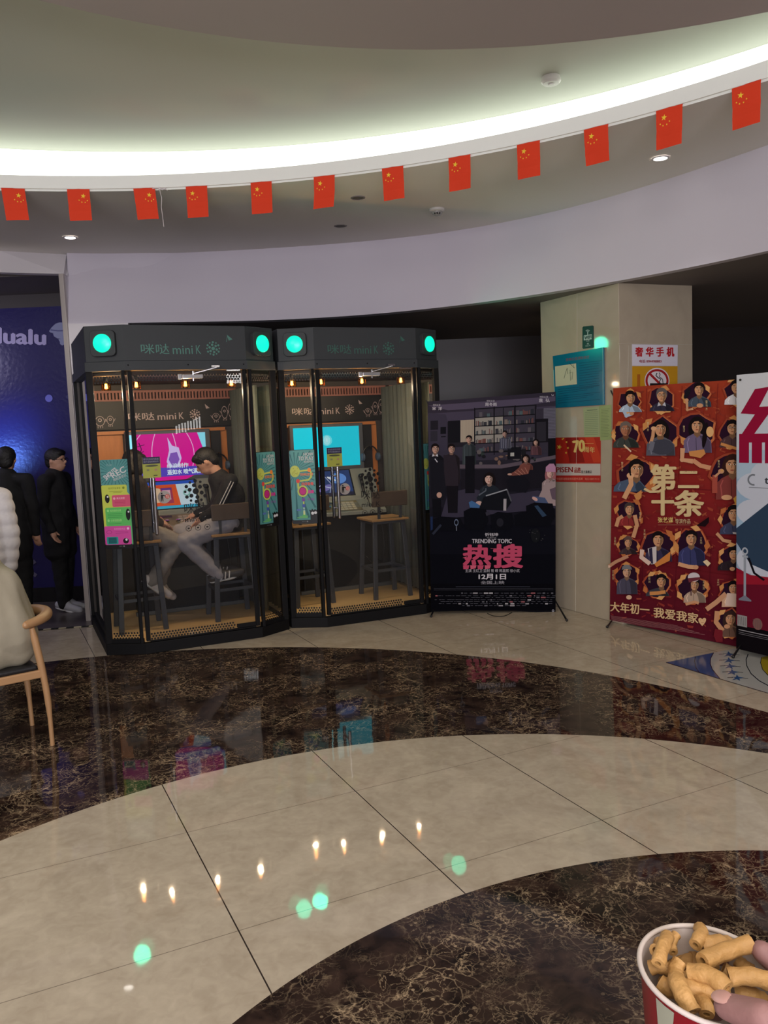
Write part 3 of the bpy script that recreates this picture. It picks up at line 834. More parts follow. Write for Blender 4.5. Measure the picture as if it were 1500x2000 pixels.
        sa.ell(.10, .10, .09, .06, (110, 160, 235)); sa.ell(.03, .10, .05, .014, (255, 255, 255), rot=.5); sa.ell(-.05, .2, .08, .03, (130, 120, 190), rot=-.4)
        sa.line([(-.28, .25), (-.1, .17), (.0, .2)], .008, (220, 230, 250)); sa.line([(-.2, .08), (-.12, .14), (-.16, .22)], .007, (170, 190, 250)); sa.line([(-.05, .05), (.02, .16), (-.02, .26)], .005, (230, 235, 255))
        sa.rect(-.33, .255, .235, .288, (36, 36, 60))
    sa.build('touch_screen', print_mat('tablet_screen', .15, emis=.75), con)
    # keys on the desk
    ku = (Vector((0, 1.075, .995)) - Vector((0, .90, .895))).normalized(); kn = Vector((0, -ku.z, ku.y))
    ka = Art(lambda x, y, h: Vector((x, .90, .895)) + ku * (.20 - y) + kn * h, base=.0012)
    ka.slab([(-.35, .01), (.24, .01), (.26, .19), (-.36, .19)], .003, (176, 158, 110))
    for r_ in range(4):
        for c_i in range(4): ka.rect(.03 + c_i * .045, .03 + r_ * .036, .066 + c_i * .045, .056 + r_ * .036, (196, 190, 168))
    ka.rect(-.33, .02, -.02, .05, (60, 40, 30))
    ka.build('key_panel', mat('key_panel', (1, 1, 1)) if False else ink_gloss, con)
    kb = MB()
    for x in (-.27, -.18, -.08, .02):
        P = Vector((x, .90, .895)) + ku * .08 + kn * .001
        Rk = Matrix((Vector((1, 0, 0)), ku, kn)).transposed().to_4x4(); Rk.translation = P
        kb.lathe([(.022, 0), (.02, .018), (.012, .022)], (0, 0, 0), 16, M=Rk)
    kb.build('control_knobs', chrome, con, smooth=True)
    # microphones in their clips at the right of the desk
    for k, (mx, my) in enumerate(((.33, 1.10), (.42, 1.10))):
        m_ = MB(); m_.tube([(mx, my - .03, 1.07), (mx, my + .03, 1.20)], [.013, .019], 12); m_.ell((mx, my + .04, 1.225), .026, 12)
        mic = m_.build('microphone', mat('mic_black', (30, 30, 32), .4), root, smooth=True)
        cp_ = [Vector((mx, my - .03, 1.07)), Vector((mx + .01, .97, .98)), Vector((mx + .02, .92, .80)), Vector((mx + .04, .90, .55)), Vector((mx + .02, .93, .36)), Vector((mx - .03, 1.0, .42))]
        m_ = MB(); m_.tube(spline(cp_, 5), .005, 8); m_.build('cable', mat('cable_black', (18, 18, 18), .5), mic, smooth=True)
    # curtain on the right
    cu_ = MB(); nseg = 60; pts = []
    for i in range(nseg + 1):
        y = 1.30 - i * (.86 / nseg); pts.append((.655 + .018 * math.sin(i * .9) + .006 * math.sin(i * 2.3), y))
    vs = []
    for (x, y) in pts: vs += [(x, y, .13), (x, y, 2.12)]
    cu_.add(vs, [(2 * i, 2 * i + 2, 2 * i + 3, 2 * i + 1) for i in range(nseg)])
    co = cu_.build('curtain', curtain_m, root, smooth=True); so = co.modifiers.new('solid', 'SOLIDIFY'); so.thickness = .004
    # filament lamps
    for (lx_, ly_, y) in (((207, 752, .24), (266, 749, .095), (362, 750, .095), (452, 751, .095)) if idx == 0 else ((570, 750, .19), (627, 750, .095), (707, 748, .095), (783, 748, .095))):
        x = booth_x(loc, rz, lx_, ly_, y)
        l_ = MB(); l_.lathe([(.016, 0), (.016, .05)], (x, y, 2.145), 12); pl_ = l_.build('pendant_lamp', black_metal, root)
        l_ = MB(); l_.lathe([(.036, 0), (.038, .055), (.03, .062)], (x, y, 2.088), 16, cap=False); l_.build('amber_shade', amber, pl_, smooth=True)
        l_ = MB(); l_.tube([(x, y, 2.102), (x, y, 2.138)], [.013, .009], 10); l_.build('bulb', bulb_m, pl_, smooth=True)
        wp = Minv.inverted() @ Vector((x, y, 2.05))
        light('filament_lamp_light', 'POINT', wp, 9.5, (1, .74, .46), .012)
    # instruction boards hung on the chamfer panes
    for side in (-1, 1):
        a, c, t, n = chamfer_frame(side)
        ctr = (a + c) / 2 - n * .016
        if side < 0: cx0 = -.115; ww = .23
        else: cx0 = -.115; ww = .23
        P0 = ctr + t * cx0 + Vector((0, 0, 1.548)) + t * (.008 if side < 0 else .0)
        hgt = .60 if not (side < 0 and idx == 0) else .66
        if side < 0 and idx == 0: P0 = P0 - Vector((0, 0, .0))
        ia = Art(lambda x, y, h, P0=P0, t=t, n=n: P0 + t * (x * ww / 100) - Vector((0, 0, y * hgt / 300)) + n * h, base=.0008)
        rc = 9
        def rrect(x0, y0, x1, y1, r, col, tgt=ia, bottom=True):
            pts = []
            for cx, cy, a0 in ((x0 + r, y0 + r, PI), (x1 - r, y0 + r, 1.5 * PI), (x1 - r if bottom else x1, y1 - r if bottom else y1, 0), (x0 + r if bottom else x0, y1 - r if bottom else y1, PI / 2)):
                for i in range(5): pts.append((cx + r * math.cos(a0 + i * PI / 8) * (1 if bottom or a0 > 3 else 0), cy + r * math.sin(a0 + i * PI / 8) * (1 if bottom or a0 > 3 else 0)))
            tgt.poly(pts, col)
        ia.clip = [(0, 0), (100, 0), (100, 318), (0, 318)]
        ia.slab([(0, 6), (4, 0), (96, 0), (100, 6), (100, 312), (97, 318), (3, 318), (0, 312)], .006, (14, 14, 16))
        teal, dteal = (86, 150, 148), (44, 104, 108)
        if side < 0 and idx == 0:
            rrect(0, 0, 100, 90, 8, teal, bottom=False)
            for i in range(28):
                an = i * 2 * PI / 28; x_ = 50 + 62 * math.cos(an); y_ = 44 + 62 * math.sin(an)
                x_ = max(2, min(98, x_)); y_ = max(2, min(88, y_))
                ia.poly([(50 + 22 * math.cos(an), 44 + 14 * math.sin(an)), (x_ - 1.3 * math.sin(an), y_ + 1.3 * math.cos(an)), (x_ + 1.3 * math.sin(an), y_ - 1.3 * math.cos(an))], dteal)
            wt = (206, 206, 206)
            ia.quadtext('SHOUTS', (9, 58), (52, 28), (58, 36), (20, 74), wt, .05); ia.quadtext('REC', (34, 52), (82, 24), (90, 44), (44, 66), wt, .06)
            ia.quadtext('咪哒录音记', (42, 68), (88, 50), (90, 60), (46, 78), (180, 190, 190), .02); ia.text('Hi,Let', 24, 14, 42, 24, (150, 180, 180))
            rrect(0, 90, 88, 140, 5, (198, 208, 84)); ia.rect(0, 100, 100, 300, (198, 208, 84)); ia.poly([(88, 90), (100, 90), (100, 126), (94, 124), (88, 116)], teal)
            ia.text('如何开始录音', 24, 98, 66, 105, (90, 110, 30)); ia.ell(76, 101, 4, 4.5, (120, 140, 40)); ia.rect(26, 112, 72, 113.5, (140, 150, 50)); ia.rect(40, 117, 68, 118.5, (140, 150, 50))
            rrect(34, 126, 100, 168, 5, (214, 84, 118)); ia.ell(42, 138, 4, 4.5, (240, 170, 190)); ia.text('再次欣赏', 50, 134, 78, 141, (244, 190, 204), .02)
            for k in range(4): ia.rect(42, 147 + k * 5, 80, 148.2 + k * 5, (176, 50, 88))
            rrect(8, 170, 98, 236, 5, (94, 190, 96)); ia.ell(17, 181, 4, 4.5, (150, 220, 130)); ia.text('如何保存分享', 25, 177, 62, 185, (176, 232, 140)); ia.ell(17, 216, 4, 4.5, (150, 220, 130)); ia.text('分享到朋友圈', 25, 212, 62, 220, (176, 232, 140))
            for k in range(3): ia.rect(16, 192 + k * 6, 66, 193.3 + k * 6, (50, 140, 66))
            ia.rect(16, 227, 60, 228, (50, 140, 66))
            rrect(0, 236, 92, 303, 5, (212, 76, 160)); ia.rect(92, 170, 100, 303, (94, 180, 110)); ia.text('如何领取作品', 34, 243, 72, 250, (240, 160, 210)); ia.ell(82, 246, 4, 4.5, (244, 200, 226)); ia.rect(38, 256, 82, 257.2, (160, 40, 120)); ia.rect(38, 261, 82, 262.2, (160, 40, 120))
            ia.ring(16, 257, 8, 9.5, (160, 40, 120), k=.7)
            rrect(6, 274, 46, 301, 4, (40, 152, 148)); ia.rect(12, 277, 40, 298, (18, 96, 100))
            for (x_, y_, s_, k_) in ((18, 138, 8, 1.9), (86, 196, 8, 2.6), (72, 290, 10, 1.0)):
                ia.ell(x_, y_, s_, s_ * k_, (10, 10, 12)); ia.ell(x_ + 2, y_ - s_ * k_ * .45, s_ * .4, s_ * .42, (225, 225, 225))
            ia.text('mini', 48, 306, 58, 311, (120, 120, 120)); ia.ell(64, 309, 3, 3, (120, 120, 120))
        else:
            rrect(2, 2, 98, 302, 7, teal)
            for i in range(30):
                an = i * 2 * PI / 30 + .1; L_ = 400
                ex = 20 + L_ * math.cos(an); ey = 92 + L_ * math.sin(an)
                # clip to the board
                k_ = 1.0
                for _ in range(60):
                    if 3 < 20 + (ex - 20) * k_ < 97 and 5 < 92 + (ey - 92) * k_ < 300: break
                    k_ *= .92
                ex, ey = 20 + (ex - 20) * k_, 92 + (ey - 92) * k_; d_ = math.hypot(ex - 20, ey - 92); 
                if d_ < 16: continue
                wq = .02 * d_ + .6
                ia.poly([(20 + 8 * math.cos(an), 92 + 12 * math.sin(an)), (ex - wq * math.sin(an), ey + wq * math.cos(an)), (ex + wq * math.sin(an), ey - wq * math.cos(an))], dteal)
            wt = (176, 184, 184)
            ia.text('HOW', 56, 14, 92, 27, wt, .05); ia.text('TO PLAY', 36, 29, 92, 46, wt, .05); ia.text('如何开玩', 56, 48, 92, 57, wt, .03)
            yl = (196, 206, 96)
            ia.ell(20, 92, 19, 25, yl); 
            for k in range(26):
                rr_ = random.Random(k); ia.ell(20 + rr_.uniform(-12, 12), 92 + rr_.uniform(-17, 17), 1.2, 1.8, (170, 170, 60))
            ia.line([(36, 92), (72, 88), (80, 96), (80, 118), (70, 130), (36, 134), (30, 142), (30, 166)], 7, yl)
            ia.ell(74, 88, 7, 9, (240, 140, 60)); ia.ell(30, 134, 7, 9, (226, 72, 66)); ia.text('扫码支付', 40, 100, 88, 112, (238, 130, 70), .03); ia.text('选择套餐', 42, 140, 88, 154, (230, 92, 84), .03)
            ia.ell(46, 178, 20, 25, yl); ia.ell(46, 178, 12, 16, (200, 40, 130)); ia.ring(46, 178, 12, 14, (110, 20, 70), k=1.3); ia.text('选歌', 66, 174, 88, 188, (226, 50, 150), .04)
            for k, (y_, c__) in enumerate(((215, (120, 70, 160)), (240, (70, 90, 170)), (283, (90, 190, 90)))):
                ia.ell(47, y_, 6, 8, c__)
            ia.rect(45, 222, 50, 234, yl); ia.rect(45, 248, 50, 270, (180, 210, 190)); ia.rect(42, 256, 53, 258, (60, 60, 110)); ia.rect(44, 264, 51, 280, (206, 220, 150)); ia.text('开唱', 62, 209, 88, 219, (150, 80, 170)); ia.rect(20, 254, 36, 262, (90, 120, 180)); ia.rect(20, 290, 60, 294, (110, 190, 110)); ia.rect(30, 284, 62, 288, (110, 190, 110))
            # dark tufted shape at the lower right corner
            ia.poly([(70, 304), (70, 268), (66, 258), (74, 262), (78, 254), (83, 262), (90, 255), (92, 262), (99, 256), (99, 304)], (10, 10, 12)); ia.ell(79, 274, 5.5, 6.5, (220, 220, 220)); ia.ell(90, 272, 5.5, 6, (220, 220, 220))
            ia.text('mini', 38, 306, 52, 311, (110, 110, 110)); ia.ell(58, 309, 3, 3, (120, 120, 120))
        ia.build('instruction_board', ink_m, root)
    # stickers on the door glass (children of the door)
    g = Art(lambda x, y, h: Vector((x, .026 - h, -y)), base=.0005)
    dotball(g, -.008 if idx else -.0, -1.262, .095, (14, 14, 16))
    g.text('咪哒', -.10, -1.17, .075, -1.085, (14, 14, 16), 0.0); g.text('mini K', -.10, -1.06, .075, -1.02, (14, 14, 16), 0.0)
    for k in range(3):
        g.ring(-.075 + k * .075, -.968, .02, .024, (14, 14, 16), n=18); g.rect(-.083 + k * .075, -.974, -.067 + k * .075, -.962, (14, 14, 16))
    g.build('dot_logo_sticker', ink_m, door)
    g = Art(lambda x, y, h: Vector((x, .026 - h, -y)), base=.0005)
    g.slab([(-.40, -1.553), (-.262, -1.553), (-.262, -1.39), (-.40, -1.39)], .0006, (168, 172, 74))
    g.rect(-.398, -1.553, -.264, -1.50, (38, 34, 70)); g.text('请勿在房间内吸烟', -.39, -1.545, -.275, -1.53, (150, 150, 170)); g.text('爱护设备谢谢合作', -.39, -1.524, -.275, -1.51, (150, 150, 170))
    g.ell(-.33, -1.485, .05, .008, (80, 84, 60)); g.rect(-.37, -1.46, -.35, -1.445, (130, 130, 90)); g.rect(-.31, -1.46, -.29, -1.445, (170, 130, 110)); g.rect(-.32, -1.412, -.29, -1.404, (60, 60, 40))
    g.build('notice_sticker', ink_m, door)
    g = Art(lambda x, y, h: Vector((x, .026 - h, -y)), base=.0005)
    cx, cy = -.25, -1.232 if idx == 0 else -1.19
    g.ell(cx, cy, .05, .05, (168, 160, 154), n=28)
    g.ell(cx - .018, cy - .03, .006, .007, (20, 20, 20)); g.poly([(cx - .026, cy - .02), (cx - .008, cy - .02), (cx + .012, cy - .012), (cx + .01, cy - .006), (cx - .008, cy - .01), (cx - .008, cy + .032), (cx - .014, cy + .032), (cx - .018, cy + .006), (cx - .022, cy + .032), (cx - .028, cy + .032)], (20, 20, 20))
    g.ell(cx + .025, cy - .004, .018, .018, (196, 70, 60)); g.ring(cx + .025, cy - .004, .009, .012, (230, 200, 190)); g.line([(cx + .014, cy - .015), (cx + .036, cy + .007)], .003, (230, 200, 190))
    g.build('round_sticker', ink_m, door)
    return root, Minv.inverted()

booth1, MB1 = make_booth(0, (-1.492, 6.634, 0), .4248, 'left glass karaoke booth with two people singing inside and a pink picture on its television')
booth2, MB2 = make_booth(1, (-.090, 7.273, 0), .3937, 'right glass karaoke booth, empty, with a plain cyan picture on its television')

# ---- bar stools in the booths
stool_m = mat('stool_metal', (74, 76, 80), .4, .2)
def make_stool(name='bar_stool'):
    r = empty(name, (0, 0, 0))
    s = MB(); s.box((-.19, -.19, .735), (.19, .19, .757)); s.build('seat', mat('stool_seat_wood', (168, 128, 80), .35, var=.2, scale=14), r, bevel=.004)
    s = MB(); s.box((-.165, -.165, .71), (.165, .165, .735)); s.build('seat_frame', stool_m, r, bevel=.003)
    for sx in (-1, 1):
        for sy in (-1, 1):
            l = MB(); l.obox((sx * .145, sy * .145, .715), (sx * .18, sy * .18, 0), .042, .03, up=(0, 1, 0)); l.build('leg', stool_m, r, bevel=.003)
    f = MB()
    for (a, b) in (((-.165, -.165), (.165, -.165)), ((.165, -.165), (.165, .165)), ((.165, .165), (-.165, .165)), ((-.165, .165), (-.165, -.165))):
        f.obox((a[0], a[1], .27), (b[0], b[1], .27), .02, .026)
    f.build('foot_rail', stool_m, r)
    for sx in (-.11, .11):
        u = MB(); u.obox((sx, -.17, .74), (sx, -.185, .90), .022, .022); u.build('back_support', stool_m, r)
    b = MB(); b.box((-.18, -.198, .875), (.18, -.172, 1.015)); b.build('backrest', mat('stool_back_wood', (84, 70, 58), .4, var=.2), r, bevel=.006)
    return r
def copy_tree(o, parent=None):
    c = o.copy(); C.objects.link(c); c.parent = parent
    for ch in list(o.children): copy_tree(ch, c)
    return c
stools = []
st0 = make_stool()
for i, (Mb, x, y, rz, lab) in enumerate((
        (MB2, .315, .57, .02, 'dark metal bar stool with back, on the right inside the empty cyan-screen booth'),
        (MB2, -.44, .66, .1, 'dark metal bar stool behind the left instruction board of the empty cyan-screen booth'),
        (MB1, .37, .55, 0, 'dark metal bar stool under the person in the striped track jacket'),
        (MB1, -.43, .55, 0, 'dark metal bar stool under the person with the white shoes in the left booth'))):
    o = st0 if i == 0 else copy_tree(st0)
    P = Mb @ Vector((x, y, .098)); o.location = P; o.rotation_euler = (0, 0, Mb.to_euler().z + rz)
    tag(o, lab, 'stool', 'bar stools in the booths')

# ---- headphones on the board
def headphones(Mb, label):
    r = empty('headphones', Mb @ Vector((.49, 1.25, 1.42)), Mb.to_euler().z, label, 'headphones', 'headphones hanging in the booths')
    h = MB(); h.tube([(.085 * math.cos(a), 0, .085 * math.sin(a) * 1.2) for a in [PI * i / 16 for i in range(17)]], .008, 8); h.build('headband', mat('hp_black', (28, 28, 30), .35), r, smooth=True)
    for s in (-1, 1):
        c = MB(); c.lathe([(.03, 0), (.042, .008), (.042, .03), (.034, .038)], (0, 0, 0), 20, M=Matrix.Translation((s * .085, -.0, -.01)) @ Matrix.Rotation(s * PI / 2, 4, 'Y') @ Matrix.Translation((0, 0, -.02))); c.build('ear_cup', mat('hp_silver', (120, 140, 165), .3, .6), r, smooth=True)
    k = MB(); k.tube([(0, .05, .10), (0, -.02, .10), (0, -.03, .115)], .007, 8); k.build('hook', chrome, r, smooth=True)
    return r
headphones(MB2, 'black and silver headphones hanging on the right wall board of the empty booth')
headphones(MB1, 'headphones hanging on the board right of the pink television picture')
# ============================================================ CEILING FIXTURES, FLAGS
def downlight(x, y, z, label, power=4.0, lit=True, r=.045):
    o = empty('downlight', (x, y, z), 0, label, 'downlight')
    m = MB(); m.lathe([(r + .014, -.002), (r + .014, -.006), (r, -.008), (r, -.002)], (0, 0, 0), 24, cap=False); m.build('trim_ring', white, o, smooth=True)
    m = MB(); m.lathe([(r, -.004), (r, -.003)], (0, 0, 0), 24); m.build('bulb_face', mat('downlight_lit', (255, 250, 240), .4, emis=14, ecol=(255, 248, 238)) if lit else mat('downlight_off', (120, 118, 116), .4), o)
    if lit: light('downlight_beam', 'SPOT', (x, y, z - .02), power, (1, .95, .9), .04, (x, y, 0), angle=1.5, blend=.7)
    return o
p = atz(137, 463, ZC); downlight(p.x, p.y, ZC, 'small lit downlight in the grey ceiling at the left, below the string of flags', 14)
p = atz(1290, 308, ZC); downlight(p.x, p.y, ZC, 'small lit downlight in the grey ceiling at the right, below the flags', 14)
for (x, y, l) in ((699, 386, 'nearer of the two unlit round grilles in the grey ceiling, close to the flags'), (665, 441, 'farther of the two unlit round grilles in the grey ceiling')):
    p = atz(x, y, ZC); o = empty('ceiling_grille', (p.x, p.y, ZC), 0, l, 'ceiling speaker')
    m = MB(); m.lathe([(.055, 0), (.055, -.004), (.046, -.006), (.044, -.002)], (0, 0, 0), 24, cap=False); m.build('rim', mat('grille_rim', (128, 124, 124), .6), o, smooth=True)
    m = MB(); m.lathe([(.044, -.003), (.03, -.004), (.001, -.004)], (0, 0, 0), 24); m.build('mesh_face', mat('grille_face', (96, 94, 92), .8, bump=.5, scale=200), o)
p = atz(853, 408, ZC); o = empty('dome_camera', (p.x, p.y, ZC), 0, 'white dome camera with dark lens dots hanging from the grey ceiling', 'security camera')
m = MB(); m.lathe([(.062, 0), (.062, -.016), (.055, -.022), (.05, -.024)], (0, 0, 0), 28); m.build('housing', mat('fixture_white', (206, 204, 200), .4), o, smooth=True)
m = MB(); m.ell((0, 0, -.022), (.045, .045, .034), 20); dm = m.build('dome', mat('dome_grey', (150, 150, 148), .25), o, smooth=True)
for dx in (-.018, 0, .018):
    m = MB(); m.ell((dx, -.036 + abs(dx) * .3, -.040), .0075, 10); m.build('lens', mat('lens_black', (12, 12, 14), .2), o, smooth=True)
p = atz(1076, 150, ZU); o = empty('smoke_detector', (p.x, p.y, ZU), 0, 'round white smoke detector on the bright recessed ceiling at the upper right', 'smoke detector')
m = MB(); m.lathe([(.055, 0), (.055, -.012), (.06, -.014), (.06, -.03), (.048, -.042), (.001, -.044)], (0, 0, 0), 28); m.build('body', mat('fixture_white'), o, smooth=True)
m = MB(); m.lathe([(.02, -.044), (.018, -.05)], (0, 0, 0), 16); m.build('sensor_cap', mat('fixture_white'), o)

flag_m = print_mat('flag_cloth', .8)
flags = [(25, 371, -4, 1), (153, 373, -1, 1), (284, 374, -4, 1), (387, 371, 0, 0), (513, 362, 1, 0), (637, 351, 4, 0), (770, 333, -1, 0), (901, 312, 1, 0), (1034, 284, 0, 0), (1167, 254, -2, 0), (1306, 213, 1, 0), (1461, 171, 0, 0)]
fl_lab = ['leftmost red flag with yellow stars hanging from the ceiling rim', 'second red flag from the left, right above the left downlight', 'third red flag from the left, just left of the white knotted string', 'red flag just right of the white knotted string',
          'fifth red flag from the left, above the right end of the left booth', 'sixth red flag from the left, slightly slanted, above the left part of the right booth', 'seventh red flag, left neighbour of the flag nearest the dome camera', 'eighth red flag, the one just right of and above the dome camera',
          'fourth red flag from the right end of the string', 'third red flag from the right end of the string', 'red flag directly above the right downlight, second from the right end', 'rightmost and largest-looking red flag with yellow stars']
string_pts = []
for i, (fx, fy, tilt, mirror) in enumerate(flags):
    P = atz(fx, fy - 1, ZC + .004); rad = Vector((P.x - LC[0], P.y - LC[1], 0)).normalized()
    P = Vector((LC[0], LC[1], ZC + .012)) + rad * (LR - .012)
    tdir_ = Vector((rad.y, -rad.x, 0))
    if tdir_.x < 0: tdir_ = -tdir_
    o = empty('national_flag', P, 0, fl_lab[i], 'flag', 'red flags on the string')
    FW, FH = (.150, .212) if i < 10 else (.152, .215)
    tl = math.radians(tilt); rnd = random.Random(i)
    b1_, b2_ = rnd.uniform(.004, .010), rnd.uniform(-1, 1)
    def ff(x, y, h, tdir_=tdir_, rad=rad, tl=tl, b1_=b1_, b2_=b2_, i=i):
        # x across, y down in metres; a soft roll in the cloth
        xx = x * math.cos(tl) - y * math.sin(tl) * (y / .21 if i % 2 else 1); yy = y
        off = b1_ * math.sin(x * 20 + b2_) * (y / .2) - .012 * math.exp(-((y - .11) / .02) ** 2) * .4
        return tdir_ * xx - Vector((0, 0, yy)) - rad * (h + off + .002)
    a = Art(ff, base=0, step=.0004)
    nx, ny = 6, 10; red = (222, 60, 26)
    for ix in range(nx):
        for iy in range(ny):
            x0 = -FW / 2 + FW * ix / nx; y0 = FH * iy / ny
            a.h = 0; a._add([(x0, y0), (x0 + FW / nx, y0), (x0 + FW / nx, y0 + FH / ny), (x0, y0 + FH / ny)], [(0, 1, 2, 3)], red)
    a.h = .0006
    yl = (246, 206, 60); sx = 1 if not mirror else -1
    a.star(-.030 * sx, .047, .018, yl, .2)
    for q, (px_, py_) in enumerate(((-.052, .078), (-.036, .089), (-.014, .088), (.003, .075))): a.star(px_ * sx + (.004 if mirror else 0), py_, .0058, yl, q)
    cl_ = a.build('cloth', flag_m, o)
    m = MB(); m.box((-FW / 2, -.0015, -.006), (FW / 2, .0015, .003), M=Matrix((tdir_, rad, Vector((0, 0, 1)))).transposed().to_4x4()); m.build('hem', mat('flag_hem', (190, 44, 26), .8), o)
    string_pts.append(P + Vector((0, 0, .002)))
sp = MB(); ext = [string_pts[0] + (string_pts[0] - string_pts[1]) * .9] + string_pts + [string_pts[-1] + (string_pts[-1] - string_pts[-2]) * .8]
sp.tube(spline(ext, 3), .0016, 6); tag(sp.build('flag_string', mat('string_white', (210, 205, 196), .8)), 'thin pale string running along the ceiling rim and carrying the red flags', 'string')
P = Vector((LC[0], LC[1], 0)) + (atz(317, 376, ZC) - Vector((LC[0], LC[1], ZC))).normalized() * (LR - .02); P.z = ZC + .008
o = empty('knotted_cord', P, 0, 'white plastic cord knotted to the flag string and dangling down', 'cord')
m = MB(); m.tube(spline([(0, 0, 0), (.003, 0, -.03), (.010, 0, -.07), (.004, .0, -.13), (.008, 0, -.18), (.012, 0, -.265)], 4), .005, 8, flat=.5); m.build('tail', mat('plastic_white', (222, 214, 216), .5), o, smooth=True)
m = MB(); m.tube([(-.05, 0, -.002), (-.02, 0, .002), (0, 0, 0), (.03, 0, -.004), (.055, 0, -.018)], .005, 8, flat=.6); m.ell((0, -.002, -.002), .010, 10); m.tube([(0, 0, 0), (.02, -.004, -.014), (.045, 0, .0)], .004, 6); m.build('knot', mat('plastic_white'), o, smooth=True)

# ============================================================ PRINTED BANNERS
def person(a, x, y, s, shirt, hair=(26, 20, 22), skin=(196, 144, 110), woman=False, turn=0.0, bg=None, collar=None, body=True, hgt=3.6, glasses=False, cap=None, lean=0.0):
    dk = tuple(int(v * .62) for v in skin); hs = tuple(int(v * .7) for v in shirt); lt = tuple(min(255, int(v * 1.25) + 8) for v in shirt)
    if woman: a.ell(x, y + .55 * s, 1.35 * s, 1.9 * s, hair)
    if body:
        a.poly([(x - .5 * s + lean * .3, y + 1.25 * s), (x + .5 * s + lean * .3, y + 1.25 * s), (x + 1.5 * s + lean, y + 1.75 * s), (x + 2.1 * s + lean, y + 2.4 * s), (x + 2.2 * s + lean, y + hgt * s), (x - 2.1 * s + lean, y + hgt * s), (x - 2.0 * s + lean, y + 2.3 * s), (x - 1.4 * s + lean, y + 1.7 * s)], shirt)
        a.poly([(x + .3 * s + lean * .4, y + 1.5 * s), (x + 1.4 * s + lean, y + 1.8 * s), (x + 2.0 * s + lean, y + 2.5 * s), (x + 2.1 * s + lean, y + hgt * s), (x + .9 * s + lean, y + hgt * s), (x + .7 * s + lean, y + 2.4 * s)], hs)
        a.line([(x - 1.2 * s + lean, y + 1.9 * s), (x - 1.5 * s + lean, y + 2.6 * s), (x - 1.3 * s + lean, y + (hgt - .2) * s)], .14 * s, lt)
        a.line([(x - .2 * s + lean, y + 1.9 * s), (x - .1 * s + lean, y + (hgt - .1) * s)], .1 * s, hs)
    a.poly([(x - .42 * s, y + .7 * s), (x + .42 * s, y + .7 * s), (x + .5 * s, y + 1.45 * s), (x, y + 1.9 * s), (x - .5 * s, y + 1.45 * s)], dk)
    if collar: a.poly([(x - .55 * s, y + 1.2 * s), (x - .1 * s, y + 1.75 * s), (x - .75 * s, y + 1.95 * s)], collar); a.poly([(x + .55 * s, y + 1.2 * s), (x + .1 * s, y + 1.75 * s), (x + .75 * s, y + 1.95 * s)], collar)
    a.ell(x, y - .18 * s, .98 * s, 1.12 * s, hair, n=18)
    fx = x + turn * .2 * s
    a.ell(fx, y + .12 * s, .8 * s, 1.02 * s, skin, n=20)
    a.poly([(fx + .25 * s, y - .7 * s), (fx + .72 * s, y - .3 * s), (fx + .74 * s, y + .4 * s), (fx + .4 * s, y + .98 * s), (fx + .16 * s, y + 1.1 * s), (fx + .3 * s, y + .4 * s)], dk)
    a.poly([(x - .95 * s, y - .1 * s), (x - .85 * s, y - .9 * s), (x - .3 * s, y - 1.25 * s), (x + .4 * s, y - 1.22 * s), (x + .9 * s, y - .8 * s), (x + .98 * s, y - .05 * s), (fx + .66 * s, y - .35 * s), (fx + .2 * s, y - .62 * s), (fx - .4 * s, y - .55 * s), (fx - .72 * s, y - .2 * s)], hair)
    ey = y - .02 * s
    for e_ in (-.34, .3):
        a.ell(fx + e_ * s, ey, .17 * s, .075 * s, (230, 220, 205)); a.ell(fx + e_ * s + turn * .04 * s, ey, .08 * s, .08 * s, (25, 15, 15)); a.line([(fx + (e_ - .2) * s, ey - .2 * s), (fx + (e_ + .18) * s, ey - .24 * s)], .09 * s, hair)
    a.line([(fx + .02 * s, ey), (fx + .1 * s * (1 if turn >= 0 else -1), ey + .42 * s), (fx - .06 * s, ey + .46 * s)], .08 * s, dk)
    a.ell(fx, y + .68 * s, .24 * s, .07 * s, (150, 66, 58) if woman else (136, 74, 62))
    if glasses:
        for e_ in (-.34, .3): a.ring(fx + e_ * s, ey, .2 * s, .25 * s, (30, 26, 26), n=14)
        a.line([(fx - .12 * s, ey), (fx + .08 * s, ey)], .05 * s, (30, 26, 26))
    if cap: a.poly([(x - 1.0 * s, y - .35 * s), (x - .9 * s, y - 1.0 * s), (x - .3 * s, y - 1.4 * s), (x + .5 * s, y - 1.35 * s), (x + .98 * s, y - .8 * s), (x + 1.02 * s, y - .35 * s), (x, y - .55 * s)], cap)
def arm(a, pts, w_, col, hand=None, hs=None):
    a.line(pts, w_, col)
    for p_ in pts[1:-1]: a.ell(p_[0], p_[1], w_ / 2, w_ / 2, col, n=10)
    if hand: a.ell(pts[-1][0], pts[-1][1], (hs or w_ * .6), (hs or w_ * .6) * .8, hand, n=12)

